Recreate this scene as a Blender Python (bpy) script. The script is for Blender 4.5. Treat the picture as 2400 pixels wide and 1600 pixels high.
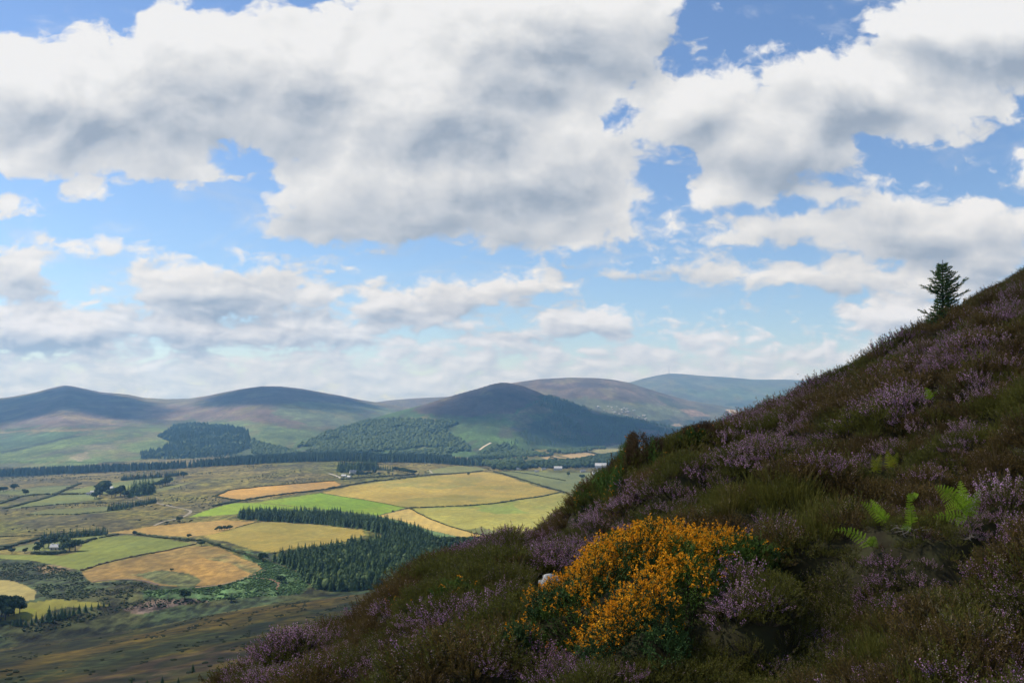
import bpy, math, random
import numpy as np
R = math.radians
sc = bpy.context.scene
for o in list(bpy.data.objects):
    bpy.data.objects.remove(o)

# ------------------------------------------------------------------ camera
HFOV = 60.0
FPX = 1200.0 / math.tan(R(HFOV / 2))          # focal length in photo pixels (photo 2400 wide)
HOR = 962.0                                    # photo row of the true horizon
PITCH = math.atan((HOR - 800.0) / FPX)
cam_d = bpy.data.cameras.new('camera')
cam = bpy.data.objects.new('camera', cam_d)
sc.collection.objects.link(cam)
cam.location = (0, 0, 0)
cam.rotation_euler = (R(90) + PITCH, 0, 0)
cam_d.sensor_width = 36.0
cam_d.lens = 18.0 / math.tan(R(HFOV / 2))
cam_d.clip_start = 0.1
cam_d.clip_end = 90000.0
sc.camera = cam
cpit, spit = math.cos(PITCH), math.sin(PITCH)

def pix_dir(px, py):
    """Direction of a photo pixel as (x, y, z)/y."""
    a = (np.asarray(px, float) - 1200.0) / FPX
    b = (800.0 - np.asarray(py, float)) / FPX
    y = cpit - b * spit
    z = spit + b * cpit
    return a / y, z / y

def to_pix(x, y, z):
    f = y * cpit + z * spit
    u = -y * spit + z * cpit
    return 1200.0 + FPX * x / f, 800.0 - FPX * u / f

# ------------------------------------------------------------------ light
SUN_AZ, SUN_EL = -66.0, 48.0                   # azimuth from +Y towards +X, elevation
sun_dir = np.array([math.sin(R(SUN_AZ)) * math.cos(R(SUN_EL)), math.cos(R(SUN_AZ)) * math.cos(R(SUN_EL)), math.sin(R(SUN_EL))])
sd = bpy.data.lights.new('sun', 'SUN')
sd.energy = 4.6
sd.angle = R(0.5)
sd.color = (1.0, 0.94, 0.84)
sun = bpy.data.objects.new('sun', sd)
sc.collection.objects.link(sun)
from mathutils import Vector
sun.rotation_euler = Vector(tuple(sun_dir)).to_track_quat('Z', 'Y').to_euler()
sun.location = (0, 0, 50)

vs = sc.view_settings
vs.view_transform = 'Standard'; vs.look = 'None'; vs.gamma = 1.0; vs.use_curve_mapping = False; vs.exposure = 0.32
cy = sc.cycles
cy.max_bounces = 5; cy.diffuse_bounces = 3; cy.glossy_bounces = 2; cy.transmission_bounces = 3
cy.volume_bounces = 0; cy.transparent_max_bounces = 20
cy.use_denoising = True
cy.sample_clamp_indirect = 4.0
cy.caustics_reflective = False; cy.caustics_refractive = False

# ------------------------------------------------------------------ node helpers
class NT:
    def __init__(s, tree):
        s.t = tree; s.n = tree.nodes; s.l = tree.links
    def new(s, kind, **kw):
        nd = s.n.new(kind)
        for k, v in kw.items(): setattr(nd, k, v)
        return nd
    def put(s, sock, v):
        if hasattr(v, 'is_output'): s.l.new(v, sock)
        else: sock.default_value = v
    def m(s, op, a, b=None, c=None, clamp=False):
        nd = s.n.new('ShaderNodeMath'); nd.operation = op; nd.use_clamp = clamp
        s.put(nd.inputs[0], a)
        if b is not None: s.put(nd.inputs[1], b)
        if c is not None: s.put(nd.inputs[2], c)
        return nd.outputs[0]
    def v(s, op, a, b=None, c=None):
        nd = s.n.new('ShaderNodeVectorMath'); nd.operation = op
        s.put(nd.inputs[0], a)
        if b is not None: s.put(nd.inputs[3 if op == 'SCALE' else 1], b)
        if c is not None: s.put(nd.inputs[2], c)
        return nd.outputs['Value' if op in ('LENGTH', 'DOT_PRODUCT', 'DISTANCE') else 'Vector']
    def noise(s, vec, scale, detail=2, rough=.5, dist=0, col=False, dim='3D', lac=2.0):
        nd = s.n.new('ShaderNodeTexNoise'); nd.noise_dimensions = dim
        if vec is not None: s.put(nd.inputs['Vector'], vec)
        nd.inputs['Scale'].default_value = scale; nd.inputs['Detail'].default_value = detail
        nd.inputs['Roughness'].default_value = rough; nd.inputs['Distortion'].default_value = dist
        nd.inputs['Lacunarity'].default_value = lac
        return nd.outputs['Color' if col else 'Fac']
    def rng(s, v, a, b, c=0., d=1., kind='SMOOTHSTEP'):
        nd = s.n.new('ShaderNodeMapRange'); nd.interpolation_type = kind
        s.put(nd.inputs['Value'], v)
        for k, x in (('From Min', a), ('From Max', b), ('To Min', c), ('To Max', d)): s.put(nd.inputs[k], x)
        return nd.outputs['Result']
    def mix(s, f, a, b, mode='MIX'):
        nd = s.n.new('ShaderNodeMix'); nd.data_type = 'RGBA'; nd.blend_type = mode
        s.put(nd.inputs[0], f)
        for k, x in ((6, a), (7, b)):
            if isinstance(x, (tuple, list)): x = tuple(x[:3]) + (1.0,)
            s.put(nd.inputs[k], x)
        return nd.outputs[2]
    def ramp(s, f, stops, interp='LINEAR'):
        nd = s.n.new('ShaderNodeValToRGB'); cr = nd.color_ramp; cr.interpolation = interp
        while len(cr.elements) > 1: cr.elements.remove(cr.elements[-1])
        cr.elements[0].position = stops[0][0]; cr.elements[0].color = tuple(stops[0][1][:3]) + (1,)
        for p, c in stops[1:]:
            e = cr.elements.new(p); e.color = tuple(c[:3]) + (1,)
        s.put(nd.inputs[0], f)
        return nd.outputs[0]
    def xyz(s, v):
        nd = s.n.new('ShaderNodeSeparateXYZ'); s.put(nd.inputs[0], v); return nd.outputs
    def cxyz(s, x, y, z):
        nd = s.n.new('ShaderNodeCombineXYZ')
        for k, q in enumerate((x, y, z)): s.put(nd.inputs[k], q)
        return nd.outputs[0]

def lin(r, g, b):
    f = lambda c: c / 12.92 if c <= .04045 else ((c + .055) / 1.055) ** 2.4
    return (f(r / 255.), f(g / 255.), f(b / 255.))

# ------------------------------------------------------------------ sky: Nishita air with a broken deck of cumulus, all a function of the world direction
world = bpy.data.worlds.new('World'); sc.world = world
world.use_nodes = True
W = NT(world.node_tree); W.n.clear()
geo = W.new('ShaderNodeTexCoord')
dx, dy, dz = W.xyz(geo.outputs['Generated'])
ay = W.m('MAXIMUM', W.m('ABSOLUTE', dy), .18)
qx = W.m('DIVIDE', dx, ay)
qz = W.m('DIVIDE', W.m('MAXIMUM', dz, 0.0), ay)
q = W.cxyz(qx, qz, 0.0)
# local scale shrinks towards the horizon
kz = W.m('ADD', qz, .15)
lo = W.rng(qz, .07, .26, 1.0, 0.0)
uvA = W.v('MULTIPLY_ADD', q, (8.0, 10.0, 0), (3.7, 1.3, 0))
uvB = W.v('MULTIPLY_ADD', q, (19.0, 40.0, 0), (7.1, 2.3, 0))
w1 = W.noise(uvA, 1.0, 1, .5, col=True, dim='2D')
w2 = W.noise(uvA, 3.2, 2, .6, col=True, dim='2D')
def two(off, sc_, det, ro, di=0.25):
    na = W.noise(W.v('ADD', uvA, off), sc_, det, ro, di, dim='2D')
    nb = W.noise(W.v('ADD', uvB, off), sc_, det, ro, di, dim='2D')
    return W.m('MULTIPLY_ADD', W.m('SUBTRACT', nb, na), lo, na)
wv = W.v('ADD', W.v('SCALE', W.v('SUBTRACT', w1, (.5, .5, .5)), .06), W.v('SCALE', W.v('SUBTRACT', w2, (.5, .5, .5)), .035))
qw = W.v('MULTIPLY_ADD', W.v('MULTIPLY', wv, (1.3, .85, 0)), W.cxyz(kz, kz, 0), q)

def pq(px, py):
    a, b = pix_dir(px, py); return float(a), float(b)
def blobs(lst, vec):
    out = None
    for (x, y, rx, ry) in lst:
        cx, cz = pq(x, y)
        sx, sz = FPX / rx, FPX / ry
        e = W.v('LENGTH', W.v('MULTIPLY_ADD', vec, (sx, sz, 0), (-cx * sx, -cz * sz, 0)))
        h = min(rx, ry * 1.6) / 100.0
        g = W.m('MULTIPLY_ADD', e, -h, h)
        out = g if out is None else W.m('MAXIMUM', out, g)
    return out
CLOUDS = [(150,230,420,190),(600,200,430,230),(1000,220,350,300),(300,325,420,90),(110,370,100,40),(340,385,150,40),(500,395,130,50),(560,430,50,32),
 (1050,420,480,170),(800,470,230,110),(1300,380,250,220),(1150,520,370,75),(1330,585,95,45),(1000,540,260,55),
 (1330,60,330,160),(1250,170,260,140),(1560,20,120,60),
 (1640,250,190,130),(1800,330,300,150),(2050,220,350,150),(2330,80,330,170),(1700,440,150,60),(1920,420,190,70),(1450,300,150,120),
 (1860,540,210,55),(2200,540,330,85),(2100,475,180,55),(2380,400,90,60),
 (1530,620,130,42),(1660,640,110,25),(1850,650,170,38),(1980,650,140,48),(2170,660,130,60),(2300,600,150,80),
 (500,680,260,88),(430,640,160,50),(590,640,140,45),(700,700,110,45),
 (50,640,110,75),(100,560,50,28),(60,700,50,25),(230,427,68,30),(25,487,55,32),(100,505,20,18),(262,572,35,22),(320,575,40,15),(190,575,50,10),(790,633,52,18),(738,607,25,9),
 (120,770,310,70),(420,770,260,55),(700,770,230,50),(900,705,110,48),(1080,690,170,40),(1240,665,115,42),(1000,740,200,40),(1360,755,170,45),
 (2150,740,200,60)]
_rr = random.Random(4)
for row, rx, ry, step in ((792, 135, 26, 250), (826, 110, 17, 190), (856, 90, 12, 150), (880, 80, 8, 130)):
    x = -60 + _rr.random() * 120
    while x < 2300:
        CLOUDS.append((x, row + _rr.uniform(-7, 7), rx * _rr.uniform(.6, 1.2), ry * _rr.uniform(.7, 1.2))); x += step * _rr.uniform(.75, 1.25)
GAPS = [(50,28,150,34),(330,4,190,16),(720,0,50,12),(800,0,30,15),(1790,50,190,90),(1720,120,60,45),(1640,150,70,22),
 (1565,470,38,80),(1600,535,110,40),(1480,600,120,26),(2240,390,110,60),(2120,420,140,32),(2300,330,60,45),(1445,252,14,14),(560,375,55,22),(610,425,25,25),
 (400,500,230,75),(820,600,330,30),(1180,618,130,20),(160,470,70,30),(180,640,60,60),(210,690,60,26),(810,680,30,30),(1100,640,90,14)]
amp = W.rng(qz, 0.0, .34, .6, 1.0, 'LINEAR')
fb = two((0, 0, 0), 1.35, 9, .56)
fbl = two((0, 0, 0), 1.35, 5, .52)
fbs = two((-.10, .24, 0), 1.35, 5, .52)      # the same field a step towards the sun
bil = two((4.0, 2.0, 0), 2.0, 4, .55)
vo = W.new('ShaderNodeTexVoronoi', voronoi_dimensions='2D', feature='SMOOTH_F1', normalize=False)
W.put(vo.inputs['Vector'], W.v('ADD', W.v('MULTIPLY', uvA, (1.0, 1.25, 0)), W.v('SCALE', w2, .30))); vo.inputs['Scale'].default_value = 3.2
vo.inputs['Detail'].default_value = 3.0; vo.inputs['Roughness'].default_value = .55; vo.inputs['Smoothness'].default_value = .35
puff = W.m('SUBTRACT', .42, vo.outputs['Distance'])
base = W.rng(qz, .04, .17, .32, -.62, 'LINEAR')
back = W.m('MULTIPLY', W.m('LESS_THAN', dy, .22), .55)
base = W.m('ADD', base, back)
G = W.m('MAXIMUM', blobs(CLOUDS, qw), base)
Gup = W.m('MAXIMUM', blobs(CLOUDS, W.v('MULTIPLY_ADD', W.cxyz(kz, kz, 0), (-.022, .066, 0), qw)), base)
under = W.m('SUBTRACT', Gup, G)                               # more cloud above = a shaded base
gp = W.m('MULTIPLY', blobs(GAPS, qw), -1.0)
gp = W.m('MAXIMUM', gp, W.m('SUBTRACT', back, .05))
G = W.m('MINIMUM', G, W.m('MULTIPLY', gp, 1.0))
nz = W.m('SUBTRACT', fb, .5)
D = W.m('MULTIPLY_ADD', W.m('MULTIPLY', nz, 2.1), amp, W.m('MULTIPLY', G, 1.0))
D = W.m('MULTIPLY_ADD', puff, W.m('MULTIPLY', amp, .45), W.m('ADD', D, .14))
alpha = W.rng(D, -.14, .30)
wisp = W.m('MULTIPLY', W.rng(W.noise(W.v('MULTIPLY', uvA, (.8, 1.6, 1)), 1.0, 7, .62, .8, dim='2D'), .52, .78), .35)
alpha = W.m('MAXIMUM', alpha, W.m('MULTIPLY', wisp, W.rng(D, -.75, .0)))
DARK = [(360,290,260,70),(470,190,200,80),(100,275,240,34),(560,330,250,36),(730,240,110,70),(620,60,70,50),(1360,110,300,110),(1230,180,220,90),(1130,330,220,80),
 (780,510,220,38),(1110,440,150,60),(1030,560,280,36),(1300,430,120,60),(1780,350,210,100),(1650,380,120,60),(2250,150,200,60),(2000,300,200,60),(1900,400,200,50),
 (560,655,140,36),(440,715,150,28),(620,758,170,20),(40,662,120,32),(50,808,160,34),(940,735,80,22),(1330,768,110,20),(2060,560,240,45),(2250,590,200,40),(1900,675,110,22),(1560,640,100,18),(1050,700,120,18),(230,790,200,18)]
S = W.rng(blobs(DARK, W.v('ADD', qw, W.v('SCALE', W.v('SUBTRACT', w1, (.5, .5, .5)), .05))), -.85, .80)
thick = W.rng(D, .0, 1.3)
lit = W.m('SUBTRACT', fbs, fbl)                              # thinner towards the sun = lit
sh = W.m('MULTIPLY_ADD', S, .44, W.m('MULTIPLY', thick, .18))
sh = W.m('MULTIPLY_ADD', lit, W.m('MULTIPLY_ADD', lo, .3, 1.2), sh)
sh = W.m('MULTIPLY_ADD', under, W.m('MULTIPLY_ADD', lo, .55, .33), sh)
sh = W.m('MULTIPLY_ADD', W.m('SUBTRACT', bil, .5), W.m('MULTIPLY_ADD', lo, .12, .40), sh)
sh = W.m('MULTIPLY_ADD', puff, -.16, sh)
sh = W.m('ADD', sh, W.rng(qz, .02, .30, .34, .10, 'LINEAR'))
ccol = W.ramp(W.m('MULTIPLY', sh, .80), [(0.0, lin(247, 248, 249)), (.20, lin(233, 235, 236)), (.45, lin(213, 217, 222)), (.72, lin(188, 196, 206)), (1.0, lin(150, 163, 180))], 'B_SPLINE')
hz = W.rng(qz, 0.0, .17, .72, 0.0)
ccol = W.mix(hz, ccol, W.mix(1.0, ccol, (.82, 1.00, 1.38), 'MULTIPLY'))
sky = W.new('ShaderNodeTexSky', sky_type='NISHITA')
sky.sun_disc = False
sky.sun_elevation = R(SUN_EL); sky.sun_rotation = R(SUN_AZ)
sky.altitude = 350; sky.air_density = 1.0; sky.dust_density = .25; sky.ozone_density = 3.0
bg1 = W.new('ShaderNodeBackground'); W.l.new(W.mix(1.0, sky.outputs[0], (.88, .95, 1.08), 'MULTIPLY'), bg1.inputs[0]); bg1.inputs[1].default_value = .105
bg2 = W.new('ShaderNodeBackground'); W.l.new(ccol, bg2.inputs[0]); bg2.inputs[1].default_value = .77
ms = W.new('ShaderNodeMixShader'); W.l.new(alpha, ms.inputs[0]); W.l.new(bg1.outputs[0], ms.inputs[1]); W.l.new(bg2.outputs[0], ms.inputs[2])
wo = W.new('ShaderNodeOutputWorld'); W.l.new(ms.outputs[0], wo.inputs[0])
world.cycles.sampling_method = 'MANUAL'; world.cycles.sample_map_resolution = 512
# ------------------------------------------------------------------ numpy noise
rng = np.random.default_rng(11)
_perm = rng.permutation(4096).astype(np.int64)
_val = rng.random(4096)
def vnoise(x, y):
    x = np.asarray(x, float); y = np.asarray(y, float)
    xi = np.floor(x).astype(np.int64); yi = np.floor(y).astype(np.int64)
    fx = x - xi; fy = y - yi
    fx = fx * fx * fx * (fx * (fx * 6 - 15) + 10); fy = fy * fy * fy * (fy * (fy * 6 - 15) + 10)
    h = lambda a, b: _val[_perm[(_perm[a & 4095] + b) & 4095]]
    a = h(xi, yi); b = h(xi + 1, yi); c = h(xi, yi + 1); d = h(xi + 1, yi + 1)
    return (a + (b - a) * fx) * (1 - fy) + (c + (d - c) * fx) * fy
def fbm(x, y, s, o=4, g=.5):
    t = 0; A = 1; n = 0
    x = np.asarray(x, float) / s; y = np.asarray(y, float) / s
    for k in range(o):
        t = t + A * vnoise(x + 17.3 * k, y - 9.1 * k); n += A; A *= g; x = x * 2.03; y = y * 2.03
    return t / n                                          # 0..1, mean .5
def smooth(a, b, x):
    t = np.clip((x - a) / (b - a), 0, 1); return t * t * (3 - 2 * t)
def inpoly(px, py, poly):
    p = np.asarray(poly, float); r = np.zeros(px.shape, bool)
    x0, y0 = p.min(0); x1, y1 = p.max(0)
    sel = (px >= x0) & (px <= x1) & (py >= y0) & (py <= y1)
    if not sel.any(): return r
    X = px[sel]; Y = py[sel]; c = np.zeros(X.shape, bool)
    j = len(p) - 1
    for i in range(len(p)):
        (xi, yi), (xj, yj) = p[i], p[j]
        if yi != yj:
            c ^= ((yi > Y) != (yj > Y)) & (X < (xj - xi) * (Y - yi) / (yj - yi) + xi)
        j = i
    r[sel] = c
    return r

# ------------------------------------------------------------------ the land: one height field over (u = x/y, y)
NU, NY = 1040, 1150
us = np.linspace(-.80, .74, NU)
ys = np.geomspace(40.0, 12900.0, NY)
Ug, Yg = np.meshgrid(us, ys)                               # rows = distance
Xg = Ug * Yg
col_px = 1200 + FPX * us                                   # photo column (near the horizon)
rv = lambda row: (HOR - np.asarray(row, float)) / FPX      # slope of a photo row
def prof(pts):
    p = np.array(pts, float); return np.interp(col_px, p[:, 0], p[:, 1])

# valley: near moor slope, gully, field plain, low crest, dip
moor_row = prof([(-400,1560),(0,1512),(180,1486),(350,1462),(500,1430),(700,1398),(900,1378),(1200,1365),(2400,1365)])
moor_y = prof([(-400,500),(0,545),(350,600),(700,700),(900,740),(2400,760)])
crest_row = prof([(-400,1122),(0,1117),(240,1106),(430,1097),(520,1091),(700,1081),(800,1080),(1000,1083),(1100,1090),(1200,1092),(1400,1082),(2400,1080)])
crest_y = 2500.0
Zv = np.zeros_like(Yg)
for i in range(NU):
    ym, zm = moor_y[i], rv(moor_row[i]) * moor_y[i]
    zc = rv(crest_row[i]) * crest_y
    right = smooth(1080, 1250, col_px[i])
    zc = zc * (1 - right) - 152 * right
    cy_ = [30, 200, ym, ym + 50, ym + 130, 1150, 1700, crest_y, 2900, 3400, 15000]
    cz_ = [-20, -62, zm, zm - 10, -150, -150, -151, zc, zc - 9 * (1 - right), -170 + 18 * right, -170]
    Zv[:, i] = np.interp(ys, cy_, cz_)
k = np.hanning(27); k /= k.sum()
Zv = np.apply_along_axis(lambda c: np.convolve(np.pad(c, 13, 'edge'), k, 'valid'), 0, Zv)
Zv += (fbm(Xg, Yg, 260, 4) - .5) * 9 * smooth(300, 900, Yg) * (1 - .6 * smooth(1500, 2400, Yg)) + (fbm(Xg, Yg, 60, 3) - .5) * 2.4
# the gully banks left of the brown field
Zv -= 9 * np.exp(-((Yg - (moor_y[None, :] + 75)) / 55.) ** 2) * smooth(700, 300, Ug * FPX + 1200)

def hill(sky, yr, yf, zf, conv=.5, back=.16, rough=12.0, wl=900.0, seed=0):
    row = prof(sky); Yr = prof(yr); Yf = prof(yf)
    # soften kinks of the traced skyline a little
    kk = np.hanning(7); kk /= kk.sum(); row = np.convolve(np.pad(row, 3, 'edge'), kk, 'valid')
    zr = rv(row) * Yr
    t = (Yg - Yf) / (Yr - Yf)
    tc = np.clip(t, 0, 1)
    g = conv * tc * tc * (3 - 2 * tc) + (1 - conv) * tc
    nz = (fbm(Xg + seed * 977, Yg - seed * 331, wl, 5) - .5) * 2
    gul = np.abs(fbm(Xg + seed * 531, Yg * .35 + seed * 77, wl * .45, 4) - .5) * 2   # runnels down the slope
    rel = rough * (nz + .9 * (gul - .25)) * np.sin(np.pi * tc) ** .8
    for _ in range(2):
        z = zf + (zr - zf) * g + rel
        z = np.where(t > 1, zr - (Yg - Yr) * back, z)
        z = np.where(t < 0, -1e4, z)
        v = np.where(t <= 1.0, z / Yg, -9)
        cor = (rv(row) - v.max(0)) * Yr; k3 = np.hanning(41); k3 /= k3.sum()
        zr = zr + np.convolve(np.pad(cor, 20, 'edge'), k3, 'valid')
    z = zf + (zr - zf) * g + rel
    z = np.where(t > 1, zr - (Yg - Yr) * back, z)
    return np.where(t < 0, -1e4, z)

SKY_F = [(-500,948),(-200,940),(0,933),(34,929),(85,919),(126,908),(150,903),(158,903),(177,906),(238,919),(299,924),(340,932),(391,935),(442,934),(483,928),(527,919),(571,910.5),(612,905),(656,905),(707,910.5),(758,920),(800,927),(840,936),(882,942.5),(933,950),(967,957),(1040,975),(1200,1010),(1400,1050),(2400,1080)]
SKY_G = [(-500,990),(700,975),(830,943),(882,942),(923,937),(974,933),(1042,930),(1100,926),(1200,935),(1400,960),(2400,1000)]
SKY_H = [(-500,1090),(500,1085),(640,1062),(690,1040),(716,1027),(746,1020),(790,1005),(838,989),(889,976),(940,962),(991,949),(1042,933),(1083,921),(1120,911),(1151,901),(1175,896.5),(1199,898),(1229,906),(1277,925),(1331,941),(1384,959),(1439,971),(1491,979),(1523,988),(1572,997),(1604,1005),(1700,1022),(1900,1050),(2400,1080)]
SKY_I = [(-500,1000),(1000,965),(1130,920),(1200,898),(1265,889),(1336,885.5),(1394,886.5),(1433,890),(1475,897.5),(1507,908),(1539,918),(1572,928),(1620,940),(1685,950),(1733,961),(1769,970),(1850,985),(2000,1000),(2400,1020)]
SKY_J = [(-500,960),(1250,945),(1400,912),(1471,897),(1507,887),(1539,880),(1568,875),(1604,876.5),(1652,881),(1701,883.6),(1765,889),(1846,889.5),(1908,892),(2100,895),(2400,900),(2800,915)]
LAY = [Zv,
 hill(SKY_F, [(-500,6600),(155,6300),(390,6700),(630,6400),(900,6900),(1200,6500),(2400,6500)], [(-500,2950),(400,2950),(700,3100),(900,3500),(2400,4500)], -185, .35, seed=1, rough=15),
 hill(SKY_G, [(-500,8300),(2400,8300)], [(-500,6800),(2400,6800)], -120, .5, seed=2, rough=10),
 hill(SKY_H, [(-500,3600),(640,3500),(750,3800),(900,4250),(1176,4800),(1400,4650),(1604,4400),(2400,4200)], [(-500,3050),(640,3050),(900,3150),(1150,3150),(1350,3500),(1604,3700),(2400,3800)], -172, .25, seed=3, rough=13, wl=700),
 hill(SKY_I, [(-500,7200),(2400,7200)], [(-500,5000),(2400,4700)], -165, .45, seed=4, rough=20),
 hill(SKY_J, [(-500,11500),(2400,11500)], [(-500,7400),(2400,7000)], -150, .35, seed=5, rough=34, wl=1700)]
LAY = np.array(LAY)
LID = LAY.argmax(0)
Zg = LAY.max(0)
Zg = np.maximum(Zg, -240)
PX, PY = to_pix(Xg, Yg, Zg)

def zat(x, y):
    """Height of the land at world (x, y), bilinear."""
    x = np.asarray(x, float); y = np.asarray(y, float)
    fi = np.clip((x / y - us[0]) / (us[1] - us[0]), 0, NU - 1.001)
    fj = np.clip(np.log(y / ys[0]) / math.log(ys[1] / ys[0]), 0, NY - 1.001)
    i = fi.astype(int); j = fj.astype(int); a = fi - i; b = fj - j
    return (Zg[j, i] * (1 - a) + Zg[j, i + 1] * a) * (1 - b) + (Zg[j + 1, i] * (1 - a) + Zg[j + 1, i + 1] * a) * b
def lid_at(x, y):
    i = np.clip(((x / y - us[0]) / (us[1] - us[0])).round().astype(int), 0, NU - 1)
    j = np.clip((np.log(y / ys[0]) / math.log(ys[1] / ys[0])).round().astype(int), 0, NY - 1)
    return LID[j, i]
Vg = Zg / Yg
def ground(px, py, ymin=60.0):
    """The nearest point of the land seen at a photo pixel."""
    u, v = pix_dir(px, py); u = float(u); v = float(v)
    fi = min(max((u - us[0]) / (us[1] - us[0]), 0), NU - 1.001); i = int(fi); a = fi - i
    c = Vg[:, i] * (1 - a) + Vg[:, i + 1] * a
    ok = np.nonzero((c >= v) & (ys >= ymin))[0]
    if not len(ok): return None
    j = ok[0]
    y = ys[j]
    if j > 0 and c[j] > c[j - 1] and c[j - 1] < v:
        y = ys[j - 1] + (ys[j] - ys[j - 1]) * (v - c[j - 1]) / (c[j] - c[j - 1])
    return np.array((u * y, y, float(zat(u * y, y))))

# ------------------------------------------------------------------ land cover: what grows where (albedo), and how tussocky it is
JX = (fbm(Xg, Yg, 55, 4) - .5); JY = (fbm(Xg + 700, Yg - 300, 55, 4) - .5)
cov = np.zeros(Yg.shape + (3,)); tus = np.full(Yg.shape, .5)
def lerp(c0, c1, f): return np.asarray(c0)[None, None] * (1 - f[..., None]) + np.asarray(c1)[None, None] * f[..., None]
n1 = fbm(Xg, Yg, 120, 5); n2 = fbm(Xg + 900, Yg + 100, 420, 5); n3 = fbm(Xg - 500, Yg * .55, 75, 5, .6)
def paint(mask, col, a=1.0):
    f = (mask * a)
    f = f[..., None] if f.ndim == 2 else f
    cov[:] = cov * (1 - f) + np.asarray(col) * f
def soft(poly, jit=30, lay=None, feather=0.0):
    m = inpoly(PX + JX * jit * 2, PY + JY * jit * .8, poly).astype(float)
    if feather:
        # thin out towards the edge by noise
        m = m * smooth(.5 - feather, .5 + feather, n3 + .12)
    if lay is not None: m = m * np.isin(LID, lay)
    return m
GRASS = (.085, .090, .018); STRAW = (.30, .225, .080); DUN = (.118, .099, .024); HEATH = (.070, .052, .050); PURP = (.125, .080, .088)
DARKG = (.036, .055, .022); CONI = (.020, .036, .020); BRACK = (.060, .110, .040)
# rough ground of the valley: dun grass, dark heath and gorse dots, tone lowered to stand in for partial shade
cov[:] = lerp(DUN, GRASS, smooth(.42, .6, n2)); paint(smooth(.52, .62, n3), (.052, .048, .022), .75); paint(smooth(.60, .68, n1), (.155, .130, .045), .6)
tus[:] = .8
# hills
hf = LID > 0
def vrow(f): return PY
for lay, base in ((1, (.076, .110, .036)), (2, (.11, .085, .06)), (3, (.056, .100, .030)), (4, (.092, .088, .055)), (5, (.075, .085, .062))):
    m = (LID == lay).astype(float); paint(m, base); paint(m * smooth(.40, .66, n2), np.array(base) * (.78, .9, .9), .8)
tus[hf] = .35
fl = (LID == 1)
paint(fl * smooth(1010, 975, PY + JX * 60), (.105, .085, .055), .85)                            # upper moor of the left hills
paint(soft([(-400,1005),(0,1004),(200,1000),(330,995),(420,985),(560,985),(690,1000),(790,1000),(860,985),(640,962),(560,950),(380,950),(250,960),(120,965),(-400,980)], 30, 1), PURP, .55)
paint(soft([(640,940),(760,932),(880,950),(940,965),(880,985),(800,1000),(720,1000),(690,985),(640,970)], 25, 1), (.075, .105, .050), .9)
paint(soft([(430,990),(560,985),(680,1005),(760,1010),(720,1030),(600,1025),(520,1010)], 25, 1), (.080, .125, .048), .8)
paint(soft([(125,955),(210,975),(290,990),(270,993),(160,985),(110,968)], 14, 1, .15), (.19, .15, .065), .6)
paint(soft([(-400,1012),(0,1011),(210,1003),(290,1000),(250,1008),(60,1012),(0,1016),(-400,1020)], 10, 1), (.20, .15, .075), .7)
paint(soft([(-400,975),(0,970),(60,948),(110,935),(105,915),(155,898),(215,905),(250,918),(310,940),(330,960),(300,985),(240,975),(160,955),(60,990),(0,1005),(-400,1010)], 16, 1), HEATH, .9)   # heather cap of the first hill, the shadow on it put into the tone
paint(soft([(460,932),(530,915),(620,895),(700,900),(790,920),(860,940),(800,945),(700,942),(600,948),(520,948)], 18, 1), HEATH, .9)  # second heather cap, its shadow worked into the colour as well
paint(soft([(-400,1020),(0,1016),(100,1013),(212,1012),(150,1025),(60,1045),(0,1056),(-400,1100)], 4, 1), (.050, .095, .042), .95)
paint(soft([(0,1058),(60,1046),(150,1024),(215,1011),(219,1015),(152,1029),(62,1051),(0,1063)], 2, 1), CONI, .95)          # dark shelter belt line
paint(soft([(0,1065),(150,1030),(230,1015),(380,1000),(400,1030),(380,1060),(320,1080),(200,1090),(0,1095)], 12, 1), (.088, .132, .036), .85)
paint(soft([(165,1070),(200,1055),(215,1070),(190,1085)], 16, 1, .08), (.24, .20, .15), .7)
paint(soft([(190,1045),(280,1040),(275,1058),(200,1062)], 16, 1, .05), (.20, .18, .13), .5)
# conical hill: heather top with shade put into its tone, wooded flanks, plantation on the right
paint(soft([(960,962),(1040,930),(1110,905),(1175,885),(1230,900),(1290,922),(1240,945),(1200,968),(1120,975),(1010,972)], 14, 3), (.078, .058, .052), .95)
paint(soft([(1120,972),(1190,962),(1260,985),(1250,998),(1190,985)], 16, 3, .15), (.12, .095, .065), .7)
paint(soft([(1205,970),(1265,938),(1300,950),(1290,968),(1250,970)], 12, 3), (.13, .105, .055), .9)
paint(soft([(900,985),(1000,975),(1060,985),(990,995),(930,995)], 16, 3, .2), (.13, .115, .06), .7)
paint(soft([(1240,925),(1300,928),(1420,965),(1620,1005),(1640,1060),(1500,1050),(1380,1060),(1250,1040),(1190,1000),(1250,990),(1310,968),(1290,945)], 14, 3), (.026, .050, .026), .95)
paint(soft([(1500,1005),(1560,1010),(1552,1020),(1510,1014)], 5, 3), (.13, .085, .062), .9)
paint(soft([(1385,1045),(1480,1034),(1460,1048),(1390,1053)], 8, 3), (.10, .07, .05), .8)
paint(soft([(1060,1010),(1160,1000),(1230,1050),(1150,1085),(1080,1060)], 22, 3), (.066, .125, .034), .75)
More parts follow.
